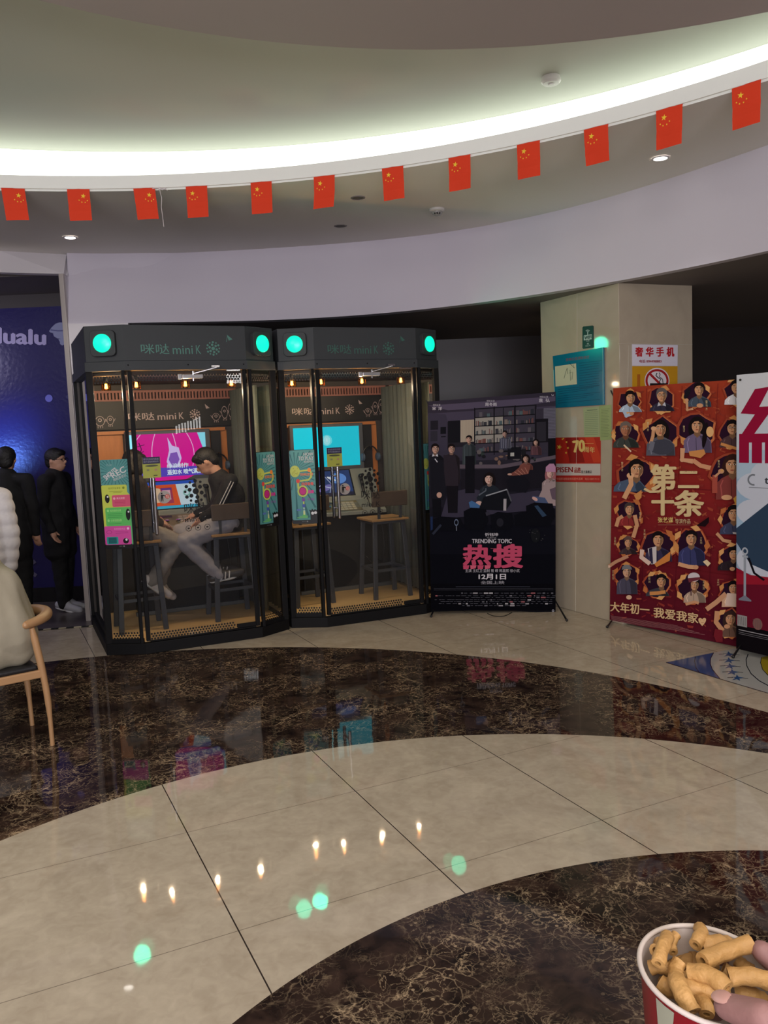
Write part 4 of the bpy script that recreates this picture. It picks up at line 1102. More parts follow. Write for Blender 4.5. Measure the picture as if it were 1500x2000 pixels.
banner_m = print_mat('banner_print', .7, spec=.04)
pole_m = mat('stand_pole', (20, 20, 22), .35)
def plane_n(A, B):
    n = Vector((B[1] - A[1], -(B[0] - A[0]), 0)).normalized()
    return n if n.dot(-Vector((A[0], A[1], 0))) > 0 else -n
def banner_stand(root, A, B, ztop, n, reach=.42):
    """x-shaped folding stand behind the sheet, two front feet and one rear leg"""
    A = Vector((A[0], A[1], 0)); B = Vector((B[0], B[1], 0)); c = (A + B) / 2 - n * .10
    k = c + Vector((0, 0, .85))
    for name, q0, q1, r_ in (('arm', k, A + Vector((0, 0, ztop)) + (B - A) * .02 - n * .012, .006), ('arm', k, B + Vector((0, 0, ztop)) - (B - A) * .02 - n * .012, .006), ('leg', k, c - n * reach + Vector((0, 0, .008)), .009)):
        m = MB(); m.tube([q0, q1], r_, 10); m.build(name, pole_m, root, smooth=True)
    m = MB(); m.ell(k, .03, 12); m.build('hub', pole_m, root, smooth=True)
    return k
def foot(root, k, hook, tip):
    m = MB(); m.tube([k, hook], .008, 10); m.tube([hook, tip], [.006, .009], 10); m.ell(tip, .012, 10); m.build('leg', pole_m, root, smooth=True)

# ---- dark office poster ------------------------------------------------
A1, B1 = Vector((.393, 7.417, 0)), Vector((1.489, 7.314, 0))
n1 = plane_n(A1, B1)
O5 = (820, 760); K5 = 4.3467
bn = empty('banner_stand', (A1 + B1) / 2, 0, 'dark film banner with a night office scene and pink title, right of the booths', 'banner')
inv1 = Matrix.Translation((A1 + B1) / 2).inverted()
a = Art(wall_art(A1, B1, O5[0], O5[1], K5, 0, inv1))
a.slab([(65, 105), (610, 66), (1153, 22), (1153, 1905), (800, 1882), (450, 1880), (95, 1890)], .0015, (16, 16, 22))
a.clip = [(66, 106), (1152, 24), (1152, 1904), (96, 1888)]
bgc = [((105), (52, 47, 60)), (175, (70, 64, 82)), (330, (58, 54, 68)), (600, (42, 40, 50)), (760, (34, 32, 42)), (1000, (26, 25, 34)), (1150, (14, 15, 24)), (1400, (9, 10, 18)), (1650, (6, 6, 12))]
def yb(x, y): return y - (x - 610) * .072 * max(0, (1 - y / 1100))   # rows of the print rise to the right near the top
def R(x0, y0, x1, y1, c): a.poly([(x0, yb(x0, y0)), (x1, yb(x1, y0)), (x1, yb(x1, y1)), (x0, yb(x0, y1))], c)
def lx(y): return 67 + (y - 105) * .0155
for i, (y0, c) in enumerate(bgc):
    y1 = bgc[i + 1][0] if i + 1 < len(bgc) else 1880
    x0 = lx(y0) + 1
    if i == 0: a.poly([(68, 106), (1152, 24), (1152, yb(1152, y1)), (lx(y1), yb(70, y1))], c)
    else: a.poly([(x0, yb(x0, y0)), (1152, yb(1152, y0)), (1152, yb(1152, y1)), (lx(y1) + 1, yb(lx(y1), y1))], c)
# ceiling wedge and rear wall
a.poly([(70, 140), (1150, 60), (1150, 100), (960, 130), (240, 180)], (84, 76, 96)); a.poly([(75, 200), (220, 215), (245, 300), (245, 520), (75, 520)], (60, 56, 72))
R(90, 240, 155, 320, (34, 32, 40)); R(90, 330, 150, 420, (48, 46, 56)); R(175, 300, 222, 360, (22, 22, 28)); R(180, 380, 220, 388, (22, 22, 28))
R(235, 255, 460, 480, (38, 36, 44)); R(345, 250, 460, 440, (172, 160, 142)); R(240, 250, 340, 440, (24, 24, 30))
for k in range(9): R(350 + k * 12, 255, 352 + k * 12, 440, (140, 128, 116))
# shelving with books
R(465, 155, 990, 540, (30, 28, 34))
rnd = random.Random(11)
for (x0, x1) in ((470, 625), (635, 705), (712, 800), (812, 975)):
    for r_ in range(5):
        y0 = 165 + r_ * 74; y1 = y0 + 66
        lit_ = (x0 < 700 and r_ in (1, 2, 3)); R(x0, y0, x1, y1, (150, 146, 138) if lit_ else (64, 60, 72))
        xx = x0 + 6
        while xx < x1 - 12:
            bw2 = rnd.choice((6, 8, 10, 26)); 
            if rnd.random() < .75:
                hh = rnd.uniform(24, 44); cc_ = rnd.choice([(60, 60, 66), (90, 86, 92), (120, 110, 104), (44, 46, 54), (108, 70, 66), (78, 96, 100)])
                R(xx, y1 - hh, min(xx + bw2, x1 - 3), y1, cc_)
            xx += bw2 + 2
        R(x0, y1, x1, y1 + 5, (18, 18, 22))
for x_ in (462, 628, 806): R(x_, 150, x_ + 6, 560, (14, 14, 18))
R(985, 190, 1152, 560, (56, 52, 64)); R(1050, 190, 1152, 470, (104, 102, 116))
for k in range(22): R(1052, 196 + k * 12, 1150, 200 + k * 12, (70, 68, 80))
R(975, 275, 1088, 470, (24, 22, 28)); R(990, 300, 1070, 460, (46, 44, 52)); R(1088, 440, 1152, 610, (18, 18, 22))
# desk line, floor
a.poly([(310, 640), (700, 640), (1150, 560), (1152, 590), (700, 672), (310, 675)], (92, 82, 92)); R(350, 680, 700, 880, (30, 28, 36)); a.poly([(700, 672), (1150, 598), (1150, 820), (700, 880)], (28, 26, 34))
a.poly([(240, 880), (420, 840), (700, 900), (1000, 860), (1150, 900), (1150, 1010), (300, 1090), (180, 1080)], (58, 54, 70))
for k in range(26): 
    x_ = rnd.uniform(480, 980); a.ell(x_, 560 + rnd.uniform(-50, 70) - (x_ - 700) * .06, rnd.uniform(8, 24), rnd.uniform(8, 22), rnd.choice([(60, 54, 62), (96, 90, 92), (30, 30, 36), (120, 96, 84), (50, 60, 58)]), n=8)
R(745, 500, 860, 600, (24, 24, 30)); R(768, 545, 800, 575, (170, 170, 164)); R(862, 520, 900, 600, (30, 30, 34))
# people
def pl_(y): return y
SK = (188, 150, 134)
person(a, 418, 425, 27, (58, 66, 70), turn=-.6, skin=SK, hgt=8); R(385, 560, 465, 880, (20, 20, 26))
person(a, 268, 505, 33, (46, 40, 46), skin=SK, glasses=True, hgt=9, turn=.2); a.poly([(225, 800), (325, 800), (320, 1050), (240, 1050)], (22, 20, 26)); a.poly([(200, 560), (300, 560), (330, 700), (325, 820), (215, 820)], (44, 38, 46))
person(a, 130, 505, 35, (30, 30, 38), skin=SK, glasses=True, collar=(190, 190, 200), hgt=10, turn=.4); a.poly([(90, 600), (195, 600), (225, 880), (200, 940), (95, 930)], (26, 26, 34)); a.poly([(105, 930), (180, 930), (180, 1080), (115, 1085)], (16, 16, 22)); a.ell(165, 898, 22, 24, SK)
a.line([(128, 590), (150, 620)], 8, (190, 190, 200))
person(a, 722, 378, 22, (70, 72, 88), turn=-.9, skin=(170, 136, 124), hgt=6); 
for k in range(6): a.line([(690 + k * 16, 420), (692 + k * 16, 500)], 3, (150, 150, 165))
person(a, 985, 450, 22, (88, 60, 66), woman=True, skin=SK, turn=-.5, hgt=5)
person(a, 900, 588, 27, (122, 74, 66), woman=True, skin=SK, turn=-.5, hgt=3.6); a.poly([(870, 640), (940, 640), (920, 720), (790, 735), (745, 728), (800, 700)], (118, 70, 62))
for k in range(4): a.line([(800 + k * 30, 700 - k * 12), (850 + k * 22, 730 - k * 6)], 5, (170, 120, 104))
a.ell(762, 722, 18, 9, SK)
a.poly([(780, 740), (890, 740), (940, 800), (900, 880), (760, 860), (730, 780)], (22, 22, 30))
person(a, 590, 758, 40, (36, 42, 50), woman=True, skin=(206, 170, 156), turn=-.7, hgt=3.0)
a.poly([(560, 830), (640, 820), (700, 900), (700, 1000), (520, 1010), (480, 920)], (34, 40, 48)); a.line([(500, 900), (560, 860), (560, 840)], 10, (90, 98, 108)); a.ell(502, 968, 28, 20, (190, 160, 150))
a.line([(560, 905), (740, 850)], 10, (150, 154, 160)); a.poly([(540, 915), (740, 860), (775, 960), (730, 1030), (500, 1020)], (20, 22, 28)); a.line([(740, 855), (775, 950)], 12, (84, 86, 92)); a.poly([(710, 930), (735, 930), (732, 1030), (708, 1030)], (160, 156, 160))
a.poly([(415, 960), (440, 945), (510, 985), (505, 1008), (425, 1005)], (66, 104, 150))
person(a, 1108, 712, 36, (150, 132, 132), woman=True, hair=(150, 96, 100), skin=(206, 166, 156), turn=-.3, hgt=6.5); a.poly([(1066, 700), (1068, 660), (1100, 632), (1135, 632), (1151, 660), (1151, 704)], (176, 130, 160))
a.poly([(1060, 800), (1150, 780), (1150, 990), (1040, 980), (1000, 930)], (156, 138, 138)); a.poly([(1100, 850), (1150, 830), (1150, 940), (1120, 930)], (96, 80, 92)); a.poly([(950, 905), (1060, 920), (1090, 970), (980, 965)], (70, 84, 116)); a.ell(975, 930, 26, 14, (200, 160, 150), rot=.5)
# chairs and dark foreground
for (x_, y_, w_, h_) in ((90, 1080, 280, 120), (372, 1005, 210, 190), (600, 1040, 200, 150), (800, 1040, 230, 120), (900, 960, 250, 200)): a.poly([(x_, y_ + 30), (x_ + w_ * .3, y_), (x_ + w_ * .9, y_ + 10), (x_ + w_, y_ + h_ * .6), (x_ + w_ * .8, y_ + h_), (x_ + 10, y_ + h_)], (12, 13, 20))
a.ring(310, 1130, 12, 18, (96, 108, 130), k=1.6); a.line([(310, 1160), (312, 1200)], 7, (110, 116, 130)); a.line([(110, 1230), (180, 1150)], 20, (44, 48, 62)); a.poly([(970, 990), (1000, 985), (1075, 1070), (1040, 1085)], (46, 66, 90)); a.line([(560, 1060), (590, 1050)], 30, (52, 50, 62)); a.poly([(90, 1080), (110, 1080), (110, 1190), (92, 1200)], (30, 44, 78)); a.ell(680, 1130, 30, 36, (34, 34, 42)); a.ell(980, 1240, 40, 60, (22, 24, 28))
for k in range(12): a.ell(rnd.uniform(930, 1060), rnd.uniform(1190, 1290), 4, 3, (70, 70, 72))
# lettering
lw = (196, 192, 200)
a.text('领衔主演', 112, 128, 174, 143, lw); a.text('宋  洋', 106, 150, 188, 180, lw, .02); a.text('领衔主演', 566, 93, 634, 108, lw); a.text('周冬雨', 554, 115, 652, 145, lw, .02); a.text('特别主演', 1016, 57, 1086, 74, lw); a.text('袁  弘', 1008, 80, 1100, 112, lw, .02); a.ring(1126, 48, 7, 10, lw, a0=-.5, a1=4)
a.text('忻钰坤', 553, 1218, 663, 1247, lw, .02); a.text('导演作品', 568, 1252, 648, 1266, (150, 148, 156)); a.text('TRENDING TOPIC', 443, 1270, 778, 1305, lw, .03)
PK = (190, 74, 104); P2_ = (206, 96, 120)
# the pink title, cut in slabs
a.text('热', 372, 1322, 600, 1488, PK, .055); a.text('搜', 630, 1318, 866, 1512, PK, .055)
for k in range(4): a.poly([(366 + k * 61, 1492), (420 + k * 61, 1492), (412 + k * 61, 1524 - (k % 2) * 6), (370 + k * 61, 1526)], P2_ if k % 2 else PK)
a.line([(370, 1358), (436, 1352)], 3, P2_); a.line([(600, 1350), (700, 1352)], 3, P2_); a.line([(365, 1430), (400, 1420)], 4, P2_)
a.text('主演 王红卫 监制 曾 嵘 韩嘉熙 徐小武', 386, 1524, 846, 1552, (170, 168, 176), .01)
a.text('12月1日', 500, 1566, 728, 1612, (204, 200, 206), .05); a.text('全国上映', 516, 1624, 716, 1652, (150, 148, 156), .02)
a.rect(305, 1672, 935, 1677, (60, 62, 74)); 
for (y_, k_) in ((1700, 60), (1712, 50)): a.rect(120, y_ - 12, 1130, y_ - 10, (86, 86, 96))
for r_, y_ in enumerate((1728, 1750, 1764, 1784, 1800, 1816, 1832)):
    x_ = rnd.uniform(120, 200) + (200 if r_ in (0, 2, 6) else 0)
    while x_ < 1130 - (250 if r_ == 6 else 0):
        w_ = rnd.uniform(8, 44); big = rnd.random() < .22
        a.rect(x_, y_ - (5 if big else 2), x_ + w_, y_ + (6 if big else 2), rnd.choice([(150, 146, 150), (110, 108, 116), (170, 168, 172), (150, 90, 96), (96, 96, 104)]) if big else (90, 90, 100)); x_ += w_ + rnd.uniform(2, 24)
a.ring(1128, 1876, 6, 10, (180, 180, 190))
a.build('printed_sheet', banner_m, bn)
ro = bn
def loc_(P, o): return P - Vector(o.location)
k = banner_stand(bn, loc_(A1, bn), loc_(B1, bn), 1.93, n1)
L1 = loc_(atz(842, 1206), bn); R1 = loc_(atz(1107, 1214), bn)
foot(bn, k, loc_(onwall(848, 1190, A1, B1, .0), bn) - n1 * .02, Vector((L1.x, L1.y, .012)))
foot(bn, k, loc_(onwall(1084, 1172, A1, B1, .0), bn) - n1 * .02, Vector((R1.x, R1.y, .012)))
m = MB(); m.tube(spline([atz(952, 1198, .006), atz(965, 1203, .006), atz(985, 1203, .006), atz(1000, 1196, .006)], 5), .003, 6); tag(m.build('floor_cable', mat('cable_black')), 'thin dark cable loop on the floor under the dark office banner', 'cable')

# ---- red portrait poster ------------------------------------------------
A2, B2 = Vector((1.867, 6.852, 0)), Vector((2.553, 5.941, 0)); n2 = plane_n(A2, B2)
bn2 = empty('banner_stand', (A2 + B2) / 2, 0, 'red film banner crowded with torn-paper portraits, in front of the stone pillar', 'banner')
inv2 = Matrix.Translation((A2 + B2) / 2).inverted()
K7 = 4.6875; ff2 = wall_art(A2, B2, 1180, 730, K7, 0, inv2)
a = Art(ff2, step=.00003)
OFF = 270 * K7
TL, TR, BR, BL = (82, 132), (1372, 42), (1250, OFF + 1240), (50, OFF + 985)
def bp2(u, v):   # u across, v down, both 0..1, on the banner outline
    a0 = (TL[0] + (BL[0] - TL[0]) * v, TL[1] + (BL[1] - TL[1]) * v); a1 = (TR[0] + (BR[0] - TR[0]) * v, TR[1] + (BR[1] - TR[1]) * v)
    return (a0[0] + (a1[0] - a0[0]) * u, a0[1] + (a1[1] - a0[1]) * u)
a.slab([bp2(0, 0), bp2(1, 0), bp2(1, 1), bp2(0, 1)], .0015, (90, 30, 36))
a.clip = [bp2(0, 0), bp2(1, 0), bp2(1, 1), bp2(0, 1)]
def mixc(c0, c1, t): return tuple(int(c0[i] + (c1[i] - c0[i]) * t) for i in range(3))
NB = 28
for i in range(NB):
    v0, v1 = i / NB, (i + 1) / NB; t = (v0 + v1) / 2
    c = mixc((160, 62, 40), (136, 38, 38), t / .45) if t < .45 else mixc((136, 38, 38), (88, 22, 38), (t - .45) / .55)
    a.poly([bp2(.001, v0), bp2(.999, v0), bp2(.999, v1), bp2(.001, v1)], c)
for k_ in range(520):
    u, v = rnd.uniform(.01, .97), rnd.uniform(.01, .985); su, sv = rnd.uniform(.01, .05), rnd.uniform(.002, .010)
    c = mixc((170, 80, 48), (118, 34, 44), v); c = mixc(c, rnd.choice([(206, 122, 78), (92, 22, 32), (150, 50, 44), (186, 84, 60), (120, 30, 40)]), .42)
    rr2 = rnd.uniform(-.01, .01)
    a.poly([bp2(u, v), bp2(min(u + su, .995), min(.995, max(.005, v + rr2))), bp2(min(u + su * .9, .995), min(v + sv + rr2, .995)), bp2(u + su * .1, min(v + sv, .995))], c)
# seams that divide the cells
for v in (.225, .42, .60, .735, .86): a.line([bp2(.01, v), bp2(.99, v)], 5, (104, 26, 34))
for u in (.25, .5, .755): a.line([bp2(u, .01), bp2(u, .40)], 5, (118, 34, 34)); a.line([bp2(u, .64), bp2(u, .9)], 4, (84, 20, 34))
HOLE = (44, 20, 40); TEAR = (206, 140, 82); TE2 = (178, 96, 56)
def cell(cx, cy, r, rx=1.0):
    pts = []; rr3 = random.Random(int(cx * 7 + cy))
    for i in range(13):
        t = 2 * PI * i / 13; q = r * rr3.uniform(.8, 1.15); pts.append((cx + q * rx * math.cos(t), cy + q * .95 * math.sin(t)))
    a.poly([(cx + (x - cx) * 1.16, cy + (y - cy) * 1.13) for x, y in pts], (158, 70, 48)); a.poly([(cx + (x - cx) * 1.06 + r * .06, cy + (y - cy) * 1.06 + r * .05) for x, y in pts], (196, 112, 70)); a.poly(pts, HOLE)
    for k_ in range(6):
        t = rr3.uniform(0, 2 * PI); q = r * 1.08
        a.poly([(cx + q * rx * math.cos(t - .35), cy + q * math.sin(t - .35)), (cx + q * 1.16 * rx * math.cos(t), cy + q * 1.16 * math.sin(t)), (cx + q * rx * math.cos(t + .35), cy + q * math.sin(t + .35)), (cx + q * .78 * rx * math.cos(t + .05), cy + q * .78 * math.sin(t + .05))], rr3.choice([TEAR, (222, 164, 104), (190, 112, 64)]))
S1 = (204, 150, 112)
def who(x, y, s, shirt, r=None, dy=0, **kw):
    cell(x + kw.pop('cx', 0), y + s * 1.1, (r or s * 3.0)); kw['hgt'] = kw.get('hgt', 3.6) / 1.3; person(a, x, y, s * 1.32, shirt, skin=kw.pop('skin', S1), **kw)
who(250, 215, 37, (172, 186, 208), turn=.5, hgt=3.6, r=100); arm(a, [(190, 330), (215, 385), (265, 365)], 34, (172, 186, 208), S1, 20)
who(540, 195, 40, (52, 48, 66), hair=(96, 88, 88), glasses=True, collar=(190, 190, 200), r=110, hgt=3.6)
who(885, 140, 38, (72, 82, 96), turn=-.3, r=112, cx=-30, hgt=4.2); a.ell(775, 180, 22, 55, (30, 26, 34), rot=.5); arm(a, [(830, 320), (775, 330), (770, 240)], 24, S1, S1, 18); a.ell(890, 290, 30, 20, S1)
who(1225, 120, 40, (226, 222, 226), turn=-.2, r=112, hgt=4.0); arm(a, [(1290, 200), (1270, 260), (1235, 300)], 28, (200, 130, 80))
who(212, 505, 42, (62, 66, 64), hair=(110, 98, 92), skin=(170, 112, 84), r=108, hgt=4.0); a.line([(195, 650), (262, 712)], 14, (220, 190, 160))
who(530, 500, 47, (92, 92, 104), woman=True, turn=0, r=150, hgt=5.2); a.ell(545, 670, 110, 70, (66, 66, 78)); arm(a, [(440, 640), (462, 570), (468, 500)], 30, S1, (220, 170, 130), 24); arm(a, [(440, 700), (460, 620)], 44, (110, 110, 124))
who(868, 470, 46, (112, 98, 128), woman=True, turn=-.1, r=150, hgt=5.4); a.ell(940, 560, 22, 120, (26, 18, 22), rot=.15); arm(a, [(735, 680), (730, 785), (830, 800)], 44, (214, 160, 122)); arm(a, [(830, 790), (900, 840), (1000, 862)], 40, (210, 150, 112)); a.poly([(790, 710), (930, 690), (945, 730), (900, 770), (800, 750)], TEAR); a.ell(985, 530, 34, 48, (224, 176, 120))
who(1192, 490, 43, (84, 60, 62), glasses=True, turn=-.2, r=128, hgt=4.2); a.poly([(1235, 560), (1275, 510), (1300, 600), (1240, 610)], (210, 196, 190)); a.line([(1085, 640), (1250, 690)], 26, TEAR)
who(312, 868, 54, (78, 92, 116), turn=.4, r=160, hgt=3.8, lean=-60); arm(a, [(200, 1140), (265, 1010), (258, 930)], 44, (214, 160, 120), (224, 172, 132), 34); a.line([(243, 870), (262, 930)], 14, (24, 22, 26)); a.poly([(290, 1110), (360, 1060), (360, 1130), (320, 1170)], TEAR)
who(1195, 830, 56, (132, 62, 58), woman=True, turn=-.3, r=175, hgt=5.6, cx=-20, hair=(56, 32, 28)); arm(a, [(1030, 1090), (1030, 1000), (1035, 925)], 48, (170, 80, 66)); arm(a, [(1030, 940), (1090, 890)], 20, S1, S1, 28); a.line([(1090, 890), (1105, 880)], 8, (220, 170, 80)); a.ell(1140, 1130, 50, 24, (214, 160, 120)); a.poly([(1200, 1140), (1295, 1050), (1290, 1150), (1220, 1195)], (214, 160, 70))
# title
CR_ = (216, 190, 142)
for t_, x0, y0, x1, y1 in (('第', 452, 832, 670, 1062), ('二', 700, 892, 882, 1040), ('十', 460, 1072, 650, 1290), ('条', 665, 1068, 925, 1300)):
    a.text(t_, x0, y0, x1, y1, CR_, .045)
a.line([(385, 1050), (440, 1078), (520, 1075), (580, 1040)], 22, CR_); a.text('(第二十条)', 750, 890, 862, 902, (150, 70, 50))
a.text('张艺谋', 512, 1312, 650, 1358, (224, 196, 120), .02); a.text('导演作品', 670, 1326, 808, 1368, (196, 170, 130), .01); a.rect(512, 1378, 806, 1382, (160, 110, 90))
# lower rows
def Y(y): return y + OFF
who(250, 1235, 36, (140, 50, 50), turn=.2, r=120, hgt=4.2, hair=(70, 60, 58)); arm(a, [(300, 1290), (320, 1380), (285, Y(230))], 36, (204, 150, 112)); arm(a, [(190, 1300), (150, Y(60)), (130, Y(130))], 34, (204, 150, 112))
who(1207, 1275, 47, (66, 70, 96), r=120, hgt=4.0); a.poly([(1195, Y(180)), (1275, Y(188)), (1270, Y(205)), (1200, Y(196))], (200, 190, 190)); arm(a, [(1050, Y(190)), (1110, Y(255)), (1180, Y(270))], 30, S1)
who(240, Y(272), 30, (66, 52, 56), cap=(96, 74, 70), r=90, hgt=3.6); arm(a, [(240, Y(400)), (130, Y(450)), (62, Y(495))], 30, (192, 140, 110), (222, 190, 170), 16)
who(515, Y(245), 44, (58, 52, 80), turn=.1, r=140, hgt=4.6); a.poly([(420, Y(330)), (500, Y(310)), (500, Y(470)), (450, Y(475))], (206, 196, 196)); a.poly([(430, Y(330)), (460, Y(322)), (470, Y(470)), (440, Y(465))], (50, 44, 70)); arm(a, [(370, Y(340)), (362, Y(410)), (440, Y(470))], 40, (222, 190, 176)); a.poly([(480, Y(470)), (630, Y(355)), (622, Y(440)), (500, Y(500))], (206, 130, 66))
who(820, Y(235), 44, (60, 62, 104), turn=-.1, r=140, hgt=5.6); arm(a, [(700, Y(470)), (790, Y(495)), (860, Y(500))], 36, (214, 160, 120), S1, 26); a.poly([(925, Y(450)), (960, Y(430)), (998, Y(465)), (970, Y(495))], (226, 200, 160))
who(1205, Y(375), 38, (46, 36, 42), turn=.3, r=118, hgt=4.0, lean=-40); a.ell(1195, Y(515), 24, 18, S1)
who(230, Y(540), 34, (78, 74, 92), cap=(120, 120, 124), r=104, hgt=6.0, skin=(206, 160, 130)); a.ell(250, Y(775), 26, 20, (220, 180, 150)); 
who(548, Y(625), 38, (62, 62, 70), r=112, turn=-.2, hgt=3.6, lean=-40, cx=-40); arm(a, [(440, Y(740)), (520, Y(735)), (585, Y(725))], 32, TEAR)
who(850, Y(655), 36, (182, 156, 136), r=128, cx=-20, hgt=4.6); a.ell(845, Y(590), 55, 42, (206, 196, 200)); a.poly([(790, Y(600)), (900, Y(590)), (902, Y(612)), (800, Y(640))], (110, 50, 60)); a.line([(815, Y(640)), (820, Y(760))], 9, (70, 40, 50)); a.line([(770, Y(840)), (850, Y(815)), (890, Y(830))], 24, S1)
who(1205, Y(685), 38, (214, 170, 140), r=110, hgt=4.6, turn=.2); arm(a, [(960, Y(885)), (1050, Y(820)), (1140, Y(740))], 44, (206, 152, 116)); a.poly([(1150, Y(735)), (1235, Y(740)), (1228, Y(860)), (1130, Y(850))], (224, 196, 180))
who(1180, Y(965), 40, (110, 82, 70), woman=True, r=120, hgt=4.2, hair=(60, 40, 36)); arm(a, [(1060, Y(900)), (1050, Y(1000)), (1110, Y(1080))], 44, (206, 150, 110)); a.ell(1150, Y(1040), 28, 20, S1)
a.poly([(1040, Y(1060)), (1110, Y(1075)), (1110, Y(1180)), (1050, Y(1180)), (1028, Y(1120))], (120, 34, 44))
a.poly([(870, Y(120)), (985, Y(40)), (985, Y(90)), (950, Y(130))], (34, 16, 22))
for (x_, y_, s_) in ((182, 805, 90), (418, 440, 90), (748, 475, 60), (1066, 790, 70), (955, 245, 95), (1325, 150, 100), (348, 1265, 90)):
    a.text('丨'.join([]) or '一', x_, y_, x_ + 14, y_ + 3, CR_); 
    for q in range(3): a.text('雷马方'[q], x_, y_ + q * s_ / 3, x_ + 18, y_ + (q + .8) * s_ / 3, CR_)
for (x_, y_, s_) in ((118, Y(225), 80), (388, Y(155), 90), (905, Y(225), 65), (432, Y(560), 90), (930, Y(620), 90), (1062, Y(610), 60), (100, Y(530), 90)):
    for q in range(3): a.text('王赵刘'[q], x_, y_ + q * s_ / 3, x_ + 18, y_ + (q + .8) * s_ / 3, CR_)
a.quadtext('大年初一', (84, Y(815)), (440, Y(842)), (440, Y(938)), (84, Y(902)), (220, 186, 140), .03); a.quadtext('我爱我家', (482, Y(862)), (888, Y(922)), (888, Y(1014)), (482, Y(955)), (220, 186, 140), .03)
hp_ = [(925 + 36 * math.sin(t) ** 3, Y(992) - 30 * (1.1 * math.cos(t) - .45 * math.cos(2 * t) - .18 * math.cos(3 * t)) * 1.1) for t in [2 * PI * i / 24 for i in range(24)]]
a.poly(hp_, (226, 186, 140)); a.line([(908, Y(982)), (914, Y(976))], 3, (150, 60, 50)); a.line([(938, Y(984)), (944, Y(978))], 3, (150, 60, 50)); a.line([(914, Y(1000)), (926, Y(1008)), (940, Y(1000))], 3, (150, 60, 50))
for k_ in range(6):
    y0 = Y(942 + k_ * 9); x1_ = 700 + k_ * 50
    a.line([(88 + k_ * 2, y0), (x1_, y0 + (x1_ - 88) * .148)], 2.2, (170, 120, 120))
a.poly([(1, 0), (1, 0), (1, 0)], CR_) if False else None
a.build('printed_sheet', banner_m, bn2)
k = banner_stand(bn2, loc_(A2, bn2), loc_(B2, bn2), 1.93, n2, .13)
tipL = loc_(atz(1186, 1227), bn2); foot(bn2, k, loc_(onwall(1194, 1212, A2, B2, 0), bn2) - n2 * .01, Vector((tipL.x, tipL.y, .012)))
tipR = loc_(atz(1475, 1290), bn2); foot(bn2, k, Vector((loc_(B2, bn2).x, loc_(B2, bn2).y, .06)) - n2 * .01, loc_(B2, bn2) - n2 * .10 + Vector((0, 0, .012)))

# ---- white and crimson poster at the right edge ---------------------------
A3, B3 = Vector((2.469, 5.788, 0)), Vector((2.469 + .509 * 1.1, 5.788 - .861 * 1.1, 0)); n3 = plane_n(A3, B3)
bn3 = empty('banner_stand', (A3 + B3) / 2, 0, 'sky-blue film banner with crimson title strokes at the right edge', 'banner')
a = Art(lambda x, y, h: (A3 - (A3 + B3) / 2) + (B3 - A3) * x + Vector((0, 0, y)) + n3 * h)
# x 0..1 across, y = height in metres
a.slab([(0, .035), (1, .035), (1, 1.965), (0, 1.965)], .0015, (18, 14, 18))
rows = [(1.965, (206, 208, 212)), (1.70, (198, 204, 212)), (1.45, (170, 190, 208)), (1.25, (150, 176, 200)), (1.05, (160, 186, 208)), (.85, (150, 170, 192)), (.62, (140, 158, 182))]
for i, (y_, c) in enumerate(rows):
    y1 = rows[i + 1][0] if i + 1 < len(rows) else .50
    a.rect(0.001, y1, .999, y_, c)
for (x_, y_, rx, ry) in ((.12, 1.20, .16, .10), (.30, 1.28, .2, .12), (.05, 1.02, .12, .09), (.6, 1.3, .2, .1), (.25, 1.05, .2, .08), (.06, .68, .09, .09), (.2, .6, .1, .05)): 
    x_ = max(x_, rx + .002); a.ell(x_, y_, rx, ry, (196, 200, 212))
a.poly([(.001, .80), (.001, .90), (.35, 1.20), (.999, 1.5), (.999, .62), (.30, .60), (.10, .66)], (48, 66, 88))
a.poly([(.001, .62), (.16, .56), (.999, .60), (.999, .40), (.001, .35)], (140, 24, 44)); a.rect(.001, .20, .999, .55, (104, 20, 40)); a.rect(.001, .035, .999, .21, (16, 12, 16))
a.poly([(.001, .58), (.001, .50), (.35, .55), (.999, .56), (.999, .60)], (150, 28, 46))
CM = (148, 20, 56)
a.poly([(.13, 1.86), (.23, 1.87), (.16, 1.74), (.26, 1.74), (.12, 1.55), (.04, 1.56), (.13, 1.69), (.03, 1.70)], CM); a.rect(.02, 1.50, .40, 1.56, CM); a.rect(.02, 1.36, .09, 1.52, CM); a.rect(.11, 1.36, .18, 1.52, CM); a.rect(.20, 1.36, .27, 1.52, CM)
a.text('红', .32, 1.36, .95, 1.86, CM, .09) if False else a.poly([(.32, 1.84), (.42, 1.84), (.42, 1.36), (.32, 1.36)], CM)
a.ring(.12, 1.245, .028, .04, (120, 124, 132), a0=1.2, a1=5.0); a.text('tiff', .20, 1.272, .285, 1.222, (60, 62, 70), .04); a.rect(.09, 1.19, .5, 1.194, (120, 124, 132))
# man in a pale suit
su_ = (186, 196, 204)
a.poly([(.30, .99), (.26, .93), (.24, .74), (.25, .62), (.31, .60), (.46, .60), (.56, .66), (.55, .95), (.46, 1.0)], su_); a.poly([(.26, .62), (.42, .62), (.40, .36), (.34, .28), (.27, .30)], (170, 184, 194)); a.poly([(.42, .62), (.54, .62), (.52, .34), (.44, .34)], (156, 170, 182)); a.line([(.30, .92), (.31, .72), (.40, .66)], .012, (130, 146, 158)); a.line([(.33, .6), (.33, .34)], .01, (130, 146, 158))
a.ell(.42, 1.08, .055, .08, (196, 150, 120)); a.ell(.42, 1.11, .06, .07, (24, 20, 24)); a.ell(.43, 1.07, .045, .06, (196, 150, 120)); a.rect(.405, 1.078, .418, 1.084, (40, 28, 26)); a.rect(.44, 1.078, .453, 1.084, (40, 28, 26)); a.rect(.418, 1.036, .442, 1.041, (140, 76, 66))
